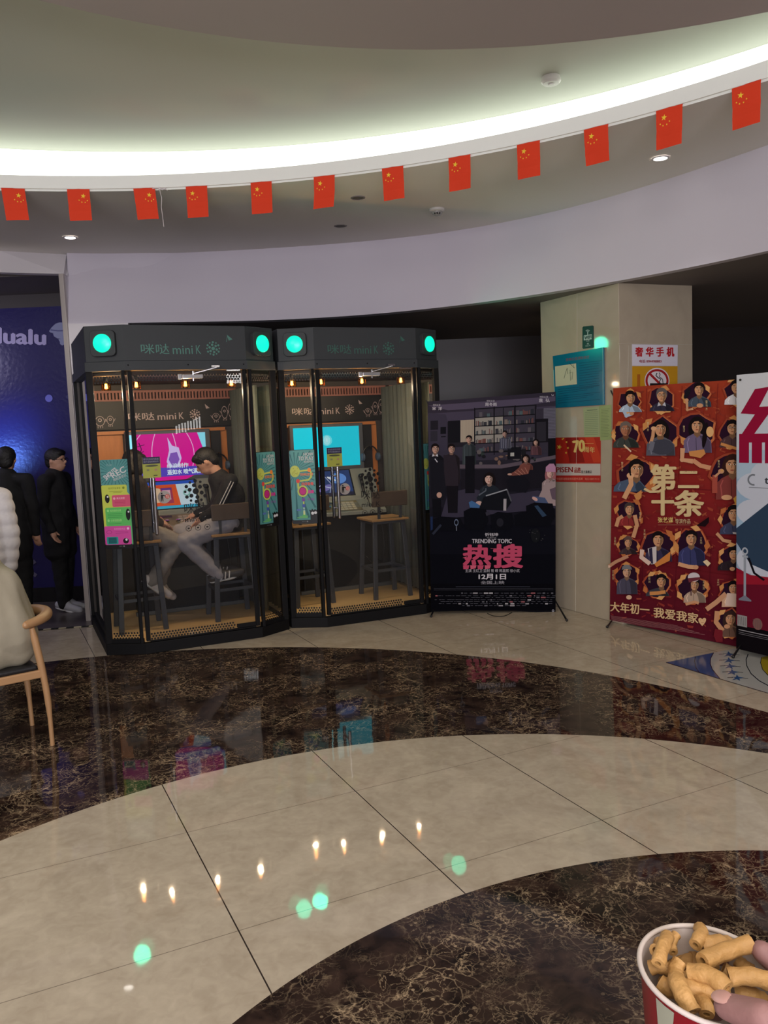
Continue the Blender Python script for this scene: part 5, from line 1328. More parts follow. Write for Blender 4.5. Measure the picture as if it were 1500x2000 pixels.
a.poly([(.27, .33), (.38, .29), (.41, .265), (.30, .27)], (90, 98, 110)); a.poly([(.38, .30), (.52, .27), (.56, .25), (.40, .25)], (24, 20, 24))
# rope barrier post in the print
a.rect(.055, .42, .072, .72, (150, 156, 166)); a.ring(.064, .745, .012, .022, (170, 176, 186), k=1.2); a.rect(.045, .70, .085, .715, (160, 166, 176)); a.poly([(.02, .40), (.06, .43), (.07, .43), (.11, .405), (.11, .395), (.02, .39)], (120, 120, 134))
a.line([(.09, .70), (.13, .60), (.20, .56)], .016, (20, 16, 22))
for i, c in enumerate(((150, 146, 144), (130, 90, 84), (150, 146, 144), (120, 114, 112))):
    x_ = .045 + i * .11
    if i % 2 == 0: a.rect(x_ - .035, .205, x_ + .035, .285, c)
    else: a.ell(x_, .245, .034, .042, c)
    for q in range(5): a.line([(x_ - .025 + q * .012, .215), (x_ - .03 + q * .013, .275)], .003, (90, 84, 84))
a.rect(.02, .175, .9, .181, (150, 146, 150)); a.rect(.02, .160, .9, .163, (120, 116, 120)); a.rect(.02, .148, .9, .151, (120, 116, 120))
a.build('printed_sheet', banner_m, bn3)
k = banner_stand(bn3, loc_(A3, bn3), loc_(B3, bn3), 1.95, n3)
tip = loc_(atz(1432, 1286), bn3); foot(bn3, k, loc_(A3 + (B3 - A3) * .03, bn3) + Vector((0, 0, .07)) - n3 * .01, Vector((tip.x, tip.y, .012)))
foot(bn3, k, loc_(B3 - (B3 - A3) * .03, bn3) + Vector((0, 0, .07)) - n3 * .01, loc_(B3, bn3) + n3 * .06 + Vector((0, 0, .012)))
g = MB(); g.lathe([(.008, 0), (.008, .004)], (0, 0, 0), 12, M=Matrix.Translation(loc_(A3, bn3) + (B3 - A3) * .03 + Vector((0, 0, 1.93)) + n3 * .003) @ n3.to_track_quat('Z', 'Y').to_matrix().to_4x4()); g.build('eyelet', pole_m, bn3)

# ============================================================ NOTICES ON THE PILLAR
def notice(name, label, cat, A, B, quad, thick, col, draw, off=.001, m=None):
    c = sum((onwall(x / K7 + 1040, y / K7 + 560, A, B, off) for x, y in quad), Vector()) / len(quad)
    o = empty(name, c, 0, label, cat); inv = Matrix.Translation(c).inverted()
    a = Art(wall_art(A, B, 1040, 560, K7, off + thick, inv), base=.0003); a.slab(quad, thick, col); draw(a)
    s = a.build('sheet', m or ink_m, o); s.name = 'printed_sheet' if cat != 'board' else 'panel'
    return o
PL, PC, PR = Vector((pl.x, pl.y, 0)), Vector((pc.x, pc.y, 0)), Vector((pr2.x, pr2.y, 0))
def d_wifi(a):
    wt = (190, 200, 198)
    for k_ in range(3): a.ring(506, 418, 8 + k_ * 7, 11 + k_ * 7, wt, a0=PI * 1.2, a1=PI * 1.8)
    a.ell(506, 420, 5, 6, wt); a.rect(503, 424, 509, 440, wt)
    a.poly([(470, 446), (543, 436), (543, 480), (470, 492)], wt); a.quadtext('WIFI', (475, 452), (538, 443), (538, 474), (475, 485), (14, 50, 50), .05); a.quadtext('免费', (492, 493), (522, 489), (522, 500), (492, 504), wt)
    a.poly([(500, 522), (508, 512), (516, 522)], wt); a.rect(498, 524, 518, 527, wt); a.quadtext('无线上网', (484, 537), (530, 531), (530, 543), (484, 549), wt)
notice('wifi_sign', 'small dark green wifi sign on the stone pillar, above the blue board', 'sign', PL, PC, [(457, 375), (465, 364), (549, 355), (557, 362), (557, 555), (550, 560), (465, 568), (457, 562)], .004, (12, 44, 46), d_wifi)
def d_blue(a):
    dk = (6, 74, 100)
    a.quadtext('放映公告须知规定', (305, 655), (520, 628), (520, 656), (305, 684), (120, 60, 80), .01)
    for k_ in range(11): a.line([(430, 700 + k_ * 23), (610 if k_ % 4 else 640, 676 + k_ * 23)], 4, dk)
    for k_ in range(7): a.line([(235, 940 + k_ * 21), (620 - 60 * (k_ % 3), 900 + k_ * 22)], 4, dk)
    a.poly([(207, 730), (400, 702), (408, 892), (212, 914)], (196, 194, 168))
    a.line([(318, 745), (300, 800), (290, 840)], 4, (90, 100, 90)); a.line([(318, 745), (324, 800)], 4, (90, 100, 90)); a.line([(345, 760), (350, 860)], 4, (90, 100, 90)); a.line([(340, 790), (370, 780), (362, 850)], 4, (90, 100, 90)); a.line([(340, 700), (385, 745), (372, 712)], 4, (20, 60, 60))
    a.poly([(643, 556), (648, 555), (652, 1078), (646, 1079)], (120, 180, 190)); a.poly([(190, 760), (196, 759), (204, 960), (198, 960)], (140, 190, 190))
bo = notice('notice_board', 'blue-teal plastic notice board with a pale paper corner panel on the pillar', 'board', PL, PC, [(185, 635), (648, 555), (652, 1080), (212, 1110)], .012, (6, 104, 134), d_blue, m=ink_gloss, off=.008)
bo.children[0].name = 'board_panel'
def d_p1(a):
    for k_ in range(13): a.line([(482, 1150 + k_ * 17), (600, 1146 + k_ * 17)], 3, (110, 126, 96))
    a.line([(500, 1132), (594, 1126)], 7, (104, 120, 92))
notice('paper_notice', 'pale green typed paper taped below the blue board, left of two', 'paper', PL, PC, [(465, 1108), (610, 1096), (614, 1378), (474, 1384)], .0008, (158, 170, 130), d_p1)
def d_p2(a):
    for k_ in range(19): a.line([(628, 1122 + k_ * 14), (708 - (k_ * 13) % 20, 1118 + k_ * 14)], 3, (104, 118, 80))
notice('paper_notice', 'pale green written paper half hidden behind the red portrait banner, right of two', 'paper', PL, PC, [(611, 1090), (722, 1080), (722, 1400), (620, 1408)], .0008, (150, 166, 112), d_p2, off=.0022)
def d_red(a):
    a.poly([(218, 1382), (623, 1376), (623, 1500), (218, 1500)], (176, 36, 22)); a.poly([(300, 1382), (420, 1380), (480, 1610), (340, 1612)], (136, 22, 18)); a.poly([(480, 1380), (560, 1378), (623, 1560), (623, 1610), (560, 1610)], (196, 60, 34))
    for (x_, y_, s_) in ((232, 1468, 26), (275, 1396, 11), (312, 1422, 12), (325, 1476, 12), (308, 1520, 12), (285, 1390, 8)): a.star(x_ if x_ > 246 else 246, y_, s_, (226, 190, 70), .3)
    a.quadtext('70', (370, 1412), (474, 1402), (476, 1508), (378, 1518), (214, 186, 110), .06); a.quadtext('周年', (474, 1462), (570, 1468), (570, 1522), (474, 1514), (214, 180, 110), .02)
    a.rect(480, 1432, 560, 1438, (214, 150, 90))
    a.poly([(217, 1620), (623, 1620), (623, 1728), (217, 1728)], (196, 188, 182)); a.quadtext('PISEN', (220, 1652), (370, 1650), (370, 1698), (220, 1700), (150, 40, 36), .05); a.quadtext('品胜', (384, 1655), (444, 1655), (444, 1702), (384, 1702), (150, 40, 36), .03); a.quadtext('官方旗舰店', (448, 1682), (544, 1682), (544, 1708), (448, 1708), (50, 44, 46), .02)
    a.poly([(217, 1728), (623, 1728), (623, 1790), (217, 1784)], (180, 44, 36)); a.quadtext('中国移动智能数码配件品牌', (224, 1748), (460, 1748), (460, 1770), (224, 1770), (220, 150, 130)); a.quadtext('电话:13887173133', (484, 1750), (612, 1750), (612, 1770), (484, 1770), (220, 150, 130))
notice('wall_poster', 'red poster with yellow stars and white name strip, low on the pillar', 'poster', PL, PC, [(200, 1382), (625, 1375), (624, 1792), (200, 1786)], .001, (176, 40, 28), d_red)
def d_w(a):
    rd = (186, 30, 38)
    for k_, ch in enumerate('奢华手机'): a.text(ch, 945 + k_ * 95, 554, 1010 + k_ * 95, 638, rd, .05)
    a.text('电话:18944988883', 980, 668, 1180, 696, (150, 40, 50), .04)
notice('phone_sign', 'white sign with red characters on the right face of the pillar', 'sign', PC, PR, [(912, 527), (1330, 533), (1328, 726), (914, 724)], .003, (222, 218, 230), d_w)
def d_y(a):
    a.ell(1140, 860, 114, 118, (230, 222, 226), n=36); a.ring(1140, 860, 86, 106, (168, 26, 34), n=40); 
    a.poly([(1062, 800), (1078, 786), (1216, 924), (1200, 938)], (168, 26, 34)); a.rect(1075, 884, 1240, 912, (24, 22, 28)) ; 
    a.line([(1140, 790), (1130, 812), (1150, 834), (1176, 846), (1160, 870), (1176, 892)], 9, (24, 22, 28)); a.line([(1160, 786), (1168, 806), (1160, 824), (1190, 846), (1196, 888)], 7, (24, 22, 28))
    a.rect(958, 802, 986, 912, (176, 100, 30)); 
notice('no_smoking_sign', 'orange-yellow sign with a crossed-out cigarette, under the white sign with red characters', 'sign', PC, PR, [(914, 728), (1328, 728), (1328, 1010), (914, 1010)], .0015, (204, 150, 30), d_y)

# ---- hoarding lettering
HAa, HBb = Vector((-3.96, 8.757, 0)), Vector((-3.25, 8.757, 0))
fh = wall_art(HAa, HBb, 0, 520, 5.265, .003, None)
c = onwall(45, 660, HAa, HBb, .003); o = empty('wall_lettering', c, 0, 'pale lilac rounded letters reading lualu on the blue hoarding', 'lettering')
a = Art(wall_art(HAa, HBb, 0, 520, 5.265, .003, Matrix.Translation(c).inverted()), base=.001)
lc = (176, 170, 214)
a.quadtext('lualu', (-16, 634), (466, 660), (466, 806), (-16, 792), lc, .07); a.build('letters', ink_m, o)
c = onwall(118, 655, HAa, HBb, .003); o = empty('wall_emblem', c, 0, 'pale rounded hat shape printed at the right end of the lilac letters', 'emblem')
a = Art(wall_art(HAa, HBb, 0, 520, 5.265, .003, Matrix.Translation(c).inverted()), base=.001)
a.poly([(505, 668), (530, 630), (570, 592), (610, 578), (660, 578), (690, 592), (700, 690), (560, 690), (520, 682)], (140, 146, 182)); a.poly([(545, 690), (700, 690), (700, 740), (640, 750), (590, 742), (555, 720)], (140, 146, 182)); a.poly([(600, 750), (690, 745), (690, 790), (640, 815), (618, 800), (615, 775)], (140, 146, 182)); a.line([(520, 655), (600, 664), (700, 660)], 14, (90, 92, 140)); a.build('print', ink_m, o).name = 'hat_print'
for (x_, y_, r_, l_) in ((503, 1358, 38, 'larger pale dot on the blue hoarding above the heads'), (700, 1343, 20, 'smaller dim dot on the blue hoarding next to the pier')):
    c = onwall(x_ / 5.265, 520 + y_ / 5.265, HAa, HBb, .003); a = Art(wall_art(HAa, HBb, 0, 520, 5.265, .003), base=.001); a.ell(x_, y_, r_, r_, (110, 112, 196) if r_ > 30 else (60, 62, 110)); tag(a.build('wall_dot', ink_m), l_, 'emblem')
c = onwall(60, 1110, HAa, HBb, .003)
a = Art(wall_art(HAa, HBb, 0, 850, 3.077, .003), base=.001); a.line([(212, 755), (160, 800), (218, 845)], 22, (112, 108, 132)); tag(a.build('wall_chevron', ink_m), 'grey chevron arrow low on the blue hoarding between the standing people', 'emblem')

# ---- floor emblem at the right
a = Art(lambda x, y, h: atz(1180 + x / K7, 1000 + y / K7, h), base=.0006)
bl_, bd = (40, 78, 128), (20, 28, 44)
pts_edge = [(565, 1377), (990, 1290), (1230, 1262), (1500, 1225)]
a.poly([(565, 1377), (1000, 1288), (1300, 1230), (1700, 1180), (1700, 1700), (1500, 1658), (1060, 1528)], (172, 172, 168))
a.poly([(565, 1377), (1002, 1287), (975, 1340), (972, 1390), (990, 1440), (1062, 1528)], bl_); a.line([(835, 1322), (828, 1370), (842, 1430), (872, 1470)], 6, bd); a.line([(1002, 1288), (975, 1340), (972, 1390), (990, 1440), (1062, 1528)], 7, bd)
for (x_, y_) in ((1140, 1300), (1142, 1355), (1150, 1408), (1172, 1462), (1218, 1515)):
    a.poly([(x_ - 55, y_ - 6), (x_ - 12, y_ - 4), (x_ - 5, y_ - 26), (x_ + 14, y_ - 6), (x_ + 72, y_ + 4), (x_ + 20, y_ + 10), (x_ + 28, y_ + 30), (x_ - 4, y_ + 16), (x_ - 45, y_ + 24), (x_ - 18, y_ + 4)], bl_); a.line([(x_ - 90, y_ + 2), (x_ - 40, y_)], 5, (70, 70, 76)); a.line([(x_ + 50, y_ + 4), (x_ + 100, y_ + 8)], 4, (70, 70, 76))
a.line([(1318, 1300), (1300, 1350), (1306, 1410), (1345, 1480), (1420, 1545), (1560, 1620)], 8, bd); a.poly([(1440, 1330), (1432, 1380), (1450, 1440), (1500, 1495), (1600, 1540), (1600, 1300)], (166, 146, 36)); a.line([(1440, 1330), (1432, 1380), (1450, 1440), (1500, 1495), (1600, 1540)], 6, bd)
a.line([(565, 1377), (1060, 1528), (1500, 1658), (1700, 1700)], 5, bd)
tag(a.build('floor_emblem', print_mat('floor_vinyl', .12)), 'blue, white and yellow star emblem on the floor at the right edge', 'floor emblem')
# ============================================================ PEOPLE
def capsule(mb, a, b, ra, rb, n=14):
    a, b = Vector(a), Vector(b); d = (b - a); L_ = d.length
    if L_ < 1e-5: mb.ell(a, ra, n); return
    d.normalize(); P = []; R_ = []
    for i in range(5):
        t = -PI / 2 + i * PI / 8 * .98; P.append(a + d * (ra * math.sin(t))); R_.append(max(ra * math.cos(t), ra * .05))
    P.append(a); R_.append(ra); P.append(b); R_.append(rb)
    for i in range(1, 5):
        t = i * PI / 8 * .98; P.append(b + d * (rb * math.sin(t))); R_.append(max(rb * math.cos(t), rb * .05))
    mb.tube(P, R_, n)
def melt(mb, name, m, parent, vox=.008, smooth=6, disp=None):
    """union the limbs of one body or garment into one continuous skin"""
    o = mb.build(name + '_raw', m, None)
    r = o.modifiers.new('r', 'REMESH'); r.mode = 'VOXEL'; r.voxel_size = vox
    s = o.modifiers.new('s', 'SMOOTH'); s.factor = .5; s.iterations = smooth
    bpy.context.view_layer.update(); dg = bpy.context.evaluated_depsgraph_get()
    me = bpy.data.meshes.new_from_object(o.evaluated_get(dg)); me.name = name
    if disp:
        N_ = [v.normal.copy() for v in me.vertices]; Pn = [v.co.copy() for v in me.vertices]; fl_ = []
        for p_, q_ in zip(Pn, N_): fl_ += list(p_ + q_ * disp(p_))
        me.vertices.foreach_set('co', fl_); me.update()
    me.polygons.foreach_set('use_smooth', [True] * len(me.polygons))
    bpy.data.objects.remove(o)
    n_ = bpy.data.objects.new(name, me); C.objects.link(n_); n_.parent = parent
    return n_
skin_m = mat('skin', (196, 148, 122), .55, var=.05, scale=30)
hair_m = mat('hair_black', (16, 13, 13), .55, bump=.4, scale=160)
def frame(fwd, up=(0, 0, 1)):
    f = Vector(fwd).normalized(); u = Vector(up); s = f.cross(u).normalized(); u = s.cross(f).normalized()
    return Matrix((s, f, u)).transposed().to_4x4()      # local x right, y forward, z up
def hand_blob(b, wrist, dir_, palm_n, curl=.5, k=1.0, side=1):
    d = Vector(dir_).normalized(); n = Vector(palm_n).normalized(); s = d.cross(n).normalized() * side
    capsule(b, wrist, Vector(wrist) + d * .05 * k, .024 * k, .030 * k)
    for i, (off, ln) in enumerate(((-.030, .070), (-.010, .080), (.010, .075), (.028, .058))):
        p0 = Vector(wrist) + d * .075 * k + s * off * k; p1 = p0 + (d + n * curl * .5).normalized() * ln * .5 * k; p2 = p1 + (d + n * curl * 1.6).normalized() * ln * .5 * k
        capsule(b, Vector(wrist) + d * .03 * k + s * off * .8 * k, p0, .012 * k, .0095 * k, 8); capsule(b, p0, p1, .0095 * k, .0085 * k, 8); capsule(b, p1, p2, .0085 * k, .007 * k, 8)
    t0 = Vector(wrist) + d * .02 * k - s * .02 * k; t1 = t0 + (d * .5 - s + n * .3).normalized() * .035 * k; t2 = t1 + (d - s * .2 + n * .5).normalized() * .035 * k
    capsule(b, t0, t1, .013 * k, .011 * k, 8); capsule(b, t1, t2, .011 * k, .008 * k, 8)

def figure(J, hf, label, jacket, trousers, shoe, loc=(0, 0, 0), rz=0.0, puff=0.0, hair='short', glasses=False, hup=(0, 0, 1), jm=None, coat=None, sole=(200, 200, 196), stripes=False):
    """J: joints in the figure's own space; hf: the way the face looks"""
    root = empty('person', loc, rz, label, 'person'); V = {k: Vector(v) for k, v in J.items()}
    b = MB(); HM = frame(hf, hup); H = V['head']
    def h(x, y, z): return H + (HM.to_3x3() @ Vector((x, y, z)))
    R3 = HM
    b.ell(H, (.076, .094, .105), 20, M=R3); b.ell(h(0, .025, -.055), (.058, .072, .068), 16, M=R3); b.ell(h(0, .098, -.018), (.012, .022, .022), 10, M=R3); b.ell(h(0, .092, -.058), (.022, .014, .010), 10, M=R3)
    for s in (-1, 1): b.ell(h(s * .076, -.005, -.01), (.010, .020, .030), 10, M=R3)
    capsule(b, V['neck'], h(0, -.01, -.06), .056, .052)
    capsule(b, V['neck'] - (V['neck'] - V['chest']).normalized() * .03, V['chest'], .045, .10); capsule(b, V['chest'], V['pelvis'], .10, .11)
    for s in ('L', 'R'):
        capsule(b, V['sh' + s], V['el' + s], .036, .034); capsule(b, V['el' + s], V['wr' + s], .034, .026); capsule(b, V['neck'] - Vector((0, 0, .05)), V['sh' + s], .036, .036)
        capsule(b, V['pelvis'], V['kn' + s], .085, .055); capsule(b, V['kn' + s], V['an' + s], .050, .030); capsule(b, V['an' + s] - (V['kn' + s] - V['an' + s]).normalized() * .02, V['to' + s] - (V['kn' + s] - V['an' + s]).normalized() * .03, .024, .018)
        d = (V['wr' + s] - V['el' + s]).normalized()
        hand_blob(b, V['wr' + s], d, J.get('palm', (0, -.2, -1)) if abs(d.z) < .7 else (0, 1, 0), .6, 1.0, 1 if s == 'R' else -1)
    bm_ = melt(b, 'body', skin_m, root, .0075, 3)
    # eyes, brows, lips
    e = MB()
    for s in (-1, 1): e.ell(h(s * .031, .083, .004), (.014, .008, .007), 10, M=R3)
    e.build('eyes', mat('eye_dark', (22, 16, 14), .2), bm_, smooth=True)
    # hair cap
    hb_ = MB()
    hb_.ell(h(0, -.014, .026), (.087, .100, .092), 20, M=R3); hb_.ell(h(0, .045, .068), (.066, .052, .034), 14, M=R3); hb_.ell(h(0, -.05, -.02), (.074, .058, .075), 14, M=R3)
    if hair == 'bob':
        for s in (-1, 1): hb_.ell(h(s * .066, .0, -.045), (.028, .055, .085), 14, M=R3)
        hb_.ell(h(0, -.05, -.06), (.075, .05, .08), 14, M=R3)
    melt(hb_, 'hair', hair_m, root, .008, 2, lambda c: .003 * math.sin(c.x * 300) * math.sin(c.z * 260 + c.y * 200))
    # jacket
    j = MB(); p_ = puff
    capsule(j, V['neck'] + Vector((0, 0, -.03)), V['chest'], .098 + p_, .150 + p_); capsule(j, V['chest'], V['pelvis'], .145 + p_, .150 + p_ * .8)
    sd = (V['shR'] - V['shL']).normalized()
    for q in (-1, 1): capsule(j, V['chest'] + sd * q * .065, V['pelvis'] + sd * q * .06, .11 + p_, .12 + p_ * .8)
    for s in ('L', 'R'):
        capsule(j, V['neck'] + Vector((0, 0, -.05)), V['sh' + s], .065 + p_ * .6, .068 + p_ * .6); capsule(j, V['sh' + s], V['el' + s], .066 + p_ * .7, .055 + p_ * .6); capsule(j, V['el' + s], V['wr' + s], .055 + p_ * .6, .040 + p_ * .4)
    j.lathe([(.07, 0), (.075, .03), (.068, .06)], V['neck'] + Vector((0, 0, -.03)), 16)
    if coat:
        for q in (-1, 1): capsule(j, V['pelvis'] + sd * q * .05, Vector(coat) + sd * q * .06, .14, .13)
    jw = melt(j, 'jacket', jm or mat('cloth_%d_%d_%d' % jacket, jacket, .85, var=.12, bump=.3, scale=40), root, .010 if not puff else .012, 4, (lambda c: .010 * abs(math.sin(c.z * 34)) + .004 * math.sin(c.x * 30)) if puff else (lambda c: .003 * math.sin(c.z * 40 + c.x * 25)))
    if stripes:
        for s in ('L', 'R'):
            for off in (-.012, .012):
                d1 = (V['el' + s] - V['sh' + s]).normalized(); d2 = (V['wr' + s] - V['el' + s]).normalized()
                tc_ = Vector((0, -1, 0)) ; sx_ = d1.cross(tc_).normalized() * off
                m_ = MB(); m_.tube([V['sh' + s] + tc_ * .069 + sx_ , V['el' + s] + tc_ * .060 + sx_, V['wr' + s] - d2 * .02 + tc_ * .045 + sx_ * .8], .0045, 6); m_.build('stripe', mat('stripe_white', (200, 196, 192), .7), jw)
    # trousers
    t = MB(); capsule(t, V['pelvis'] + Vector((0, 0, .06)), V['pelvis'] - Vector((0, 0, .02)), .125, .13)
    for s in ('L', 'R'):
        q = V['pelvis'] + (sd * (.085 if s == 'R' else -.085))
        capsule(t, q, V['kn' + s], .105, .078); capsule(t, V['kn' + s], V['an' + s] - (V['kn' + s] - V['an' + s]).normalized() * .015, .078, .058)
    melt(t, 'trousers', mat('cloth_%d_%d_%d' % trousers, trousers, .85, var=.1, bump=.3, scale=30), root, .010, 5, lambda c: .004 * math.sin(c.z * 60 + c.x * 30) * math.sin(c.x * 40 + 1))
    for s in ('L', 'R'):
        a_, o_ = V['an' + s], V['to' + s]; d = (o_ - a_).normalized(); up_ = (V['kn' + s] - a_).normalized(); up_ = (up_ - d * up_.dot(d)).normalized()
        sh_ = MB(); heel = a_ - d * .045 - up_ * .03; capsule(sh_, heel, a_ + d * .06 - up_ * .025, .042, .044); capsule(sh_, a_ + d * .05 - up_ * .03, o_ + d * .045 - up_ * .03, .045, .034); capsule(sh_, a_ + up_ * .02, a_ - up_ * .02, .048, .046); capsule(sh_, a_ + d * .01, a_ + d * .07 - up_ * .02, .044, .038)
        so_ = melt(sh_, 'shoe', mat('shoe_%d_%d_%d' % shoe, shoe, .5, var=.1), root, .008, 3)
        sl = MB(); F_ = frame(d, up_); 
        for (yy, rx, ry) in ((-.005, .042, .075), (.09, .046, .075)): sl.ell(a_ + d * yy - up_ * .065, (rx, ry, .014), 14, M=F_)
        melt(sl, 'sole', mat('sole_%d_%d_%d' % sole, sole, .6), so_, .007, 1)
        if stripes:
            w_ = MB()
            for q in range(3): w_.tube([a_ + d * (.02 + q * .035) + F_.to_3x3() @ Vector((-.046, 0, -.055)), a_ + d * (.035 + q * .035) + F_.to_3x3() @ Vector((-.036, 0, -.0)), a_ + d * (.035 + q * .035) + F_.to_3x3() @ Vector((.036, 0, .0)), a_ + d * (.02 + q * .035) + F_.to_3x3() @ Vector((.046, 0, -.055))], .006, 6)
            w_.build('lace_band', mat('stripe_white'), so_)
    if glasses:
        g = MB()
        for s in (-1, 1):
            g.tube([h(s * .032 + .024 * math.cos(t_), .100, .004 + .017 * math.sin(t_)) for t_ in [2 * PI * i / 16 for i in range(16)]], .0022, 6, closed=True)
            g.tube([h(s * .056, .098, .008), h(s * .082, .02, .006), h(s * .080, -.02, -.004)], .0022, 6)
        g.tube([h(-.009, .102, .006), h(.009, .102, .006)], .002, 6)
        g.build('glasses', mat('glasses_black', (14, 14, 16), .3), root, smooth=True)
    return root

def standing_joints(Ht=1.70, wide=.20, stance=.10, armf=.03, lean=0.0):
    k = Ht / 1.70
    J = dict(head=(0, .03 + lean, 1.595), neck=(0, lean, 1.45), chest=(0, lean * .6, 1.24), pelvis=(0, 0, .95))
    for s, q in (('L', -1), ('R', 1)):
        J['sh' + s] = (q * wide, lean * .9, 1.39); J['el' + s] = (q * (wide + .05), -.02 + lean * .5, 1.11); J['wr' + s] = (q * (wide + .04), armf, .88)
        J['kn' + s] = (q * stance, .02, .50); J['an' + s] = (q * stance, -.02, .09); J['to' + s] = (q * (stance + .02), .13, .055)
    return {a: (v[0] * k, v[1] * k, v[2] * k) for a, v in J.items()}

P = atz(128, 1192)
J = standing_joints(1.62, .20, .07, .06); J['toR'] = (.09, .17, .055); J['anR'] = (.09, .04, .09)
figure(J, (.05, 1, -.05), 'standing person in glasses, long black coat and white shoes, facing right', (14, 13, 16), (12, 12, 14), (176, 176, 180), (P.x, P.y, .006), -PI / 2 - .15, glasses=True, coat=(0, 0, .62))
P = Vector((-3.50, 7.75, 0))
J = standing_joints(1.66, .2, .09, .02)
figure(J, (-.25, 1, 0), 'standing person in black at the left edge, without glasses, behind the white puffer jacket', (12, 12, 15), (10, 10, 12), (30, 30, 34), (P.x, P.y, .006), -.1, coat=(0, 0, .70))
P = Vector((-3.0, 6.02, 0))
J = standing_joints(1.58, .19, .09, -.02)
figure(J, (-.5, .8, 0), 'person in a white quilted puffer jacket and grey trousers at the left edge', (214, 210, 210), (70, 70, 76), (150, 150, 150), (P.x, P.y, 0), .5, puff=.055)

# ---- seated person in a cream coat, and the elbow chair
CHX, CHY, CHR = -2.227, 4.600, math.radians(126.9)
wood_pale = mat('pale_ash_wood', (176, 136, 96), .38, var=.1, scale=10)
ch = empty('elbow_chair', (CHX, CHY, 0), CHR, 'pale wooden elbow chair with curved back rail and black seat, at the left edge', 'chair')
for sx in (-1, 1):
    m = MB(); m.tube(spline([(sx * .215, -.21, 0), (sx * .222, -.205, .25), (sx * .228, -.185, .45), (sx * .232, -.15, .69)], 3), [.013] * 3 + [.018] * 3 + [.020] * 3 + [.014], 12); m.build('leg', wood_pale, ch, smooth=True)
    m = MB(); m.tube([(sx * .245, .215, 0), (sx * .235, .205, .44)], [.013, .019], 12); m.build('leg', wood_pale, ch, smooth=True)
arc = [(.25 * math.sin(t) * 1.03, -.02 - .265 * math.cos(t), .705 + .02 * math.cos(t)) for t in [-1.2 + 2.4 * i / 16 for i in range(17)]]
m = MB(); m.tube(arc, [.021 + .012 * math.cos((-1.2 + 2.4 * i / 16) * 1.2) for i in range(17)], 14, flat=.62 if False else 1.0); m.ell(arc[0], .021, 12); m.ell(arc[-1], .021, 12); m.build('back_rail', wood_pale, ch, smooth=True)
m = MB()
for a_, b_ in (((-.228, -.18), (-.235, .205)), ((.228, -.18), (.235, .205)), ((-.235, .205), (.235, .205)), ((-.228, -.18), (.228, -.18))): m.obox((a_[0], a_[1], .425), (b_[0], b_[1], .425), .024, .045)
m.build('seat_frame', wood_pale, ch, bevel=.006)
m = MB(); m.box((-.222, -.17, .44), (.222, .20, .475)); m.build('seat', mat('black_leather', (22, 22, 26), .4, bump=.2, scale=60), ch, bevel=.015, seg=3)
J = dict(head=(0, .40, 1.22), neck=(0, .30, 1.10), chest=(0, .10, .90), pelvis=(0, -.04, .62), palm=(0, -.2, -1))
for s, q in (('L', -1), ('R', 1)):
    J['sh' + s] = (q * .19, .22, 1.03); J['el' + s] = (q * .27, .34, .78); J['wr' + s] = (q * .12, .56, .70)
    J['kn' + s] = (q * .12, .42, .52); J['an' + s] = (q * .12, .40, .10); J['to' + s] = (q * .13, .53, .055)
cream_m = mat('cream_cloth', (158, 150, 130), .85, var=.08, bump=.4, scale=14)
pr_o = figure(J, (0, 1, -.5), 'seated person in a loose cream coat on the elbow chair', (196, 184, 160), (60, 56, 54), (40, 40, 44), (CHX, CHY, 0), CHR, jm=cream_m, puff=.02)
sk_ = MB()
for q in (-1, 1):
    capsule(sk_, (q * .08, .0, .90), (q * .10, -.06, .66), .155, .155); capsule(sk_, (q * .10, -.07, .64), (q * .11, -.10, .565), .15, .085); capsule(sk_, (q * .12, -.10, .56), (q * .14, .18, .57), .085, .10); capsule(sk_, (q * .05, .08, 1.0), (q * .07, .0, .85), .15, .16)
melt(sk_, 'coat_skirt', cream_m, pr_o, .012, 6, lambda c: .006 * math.sin(c.x * 38 + c.z * 14) + .004 * math.sin(c.y * 50))

# ---- lit counter sign across the hall, seen mirrored in the booth doors
sg = empty('counter_sign', (3.62, .40, 1.85), math.atan2(.8, -.6) - PI / 2, 'small lit sign on a post, seen only mirrored in the left booth door', 'sign')
m = MB(); m.box((-.78, -.03, -.2), (.50, .0, .95)); m.build('sign_panel', inner_black, sg, bevel=.01)
m = MB(); m.box((-.03, -.06, -1.85), (.03, -.03, .6)); m.box((-.2, -.2, -1.85), (.2, .12, -1.83)); m.build('post', black_metal, sg)
rb = random.Random(5); m = MB()
for q in range(9): m.box((-.74 + q * .05, .001, -.12 + q * .012 + rb.uniform(0, .02)), (-.712 + q * .05, .006, .0 + q * .02 + rb.uniform(0, .04)))
for q in range(6): m.box((.18 + q * .045, .001, .72 + rb.uniform(0, .03)), (.21 + q * .045, .006, .90)); m.box((.18, .001, .74 + q * .03), (.42, .006, .75 + q * .03))
m.build('lit_strokes', mat('sign_white_lit', (255, 255, 255), .4, emis=9), sg)

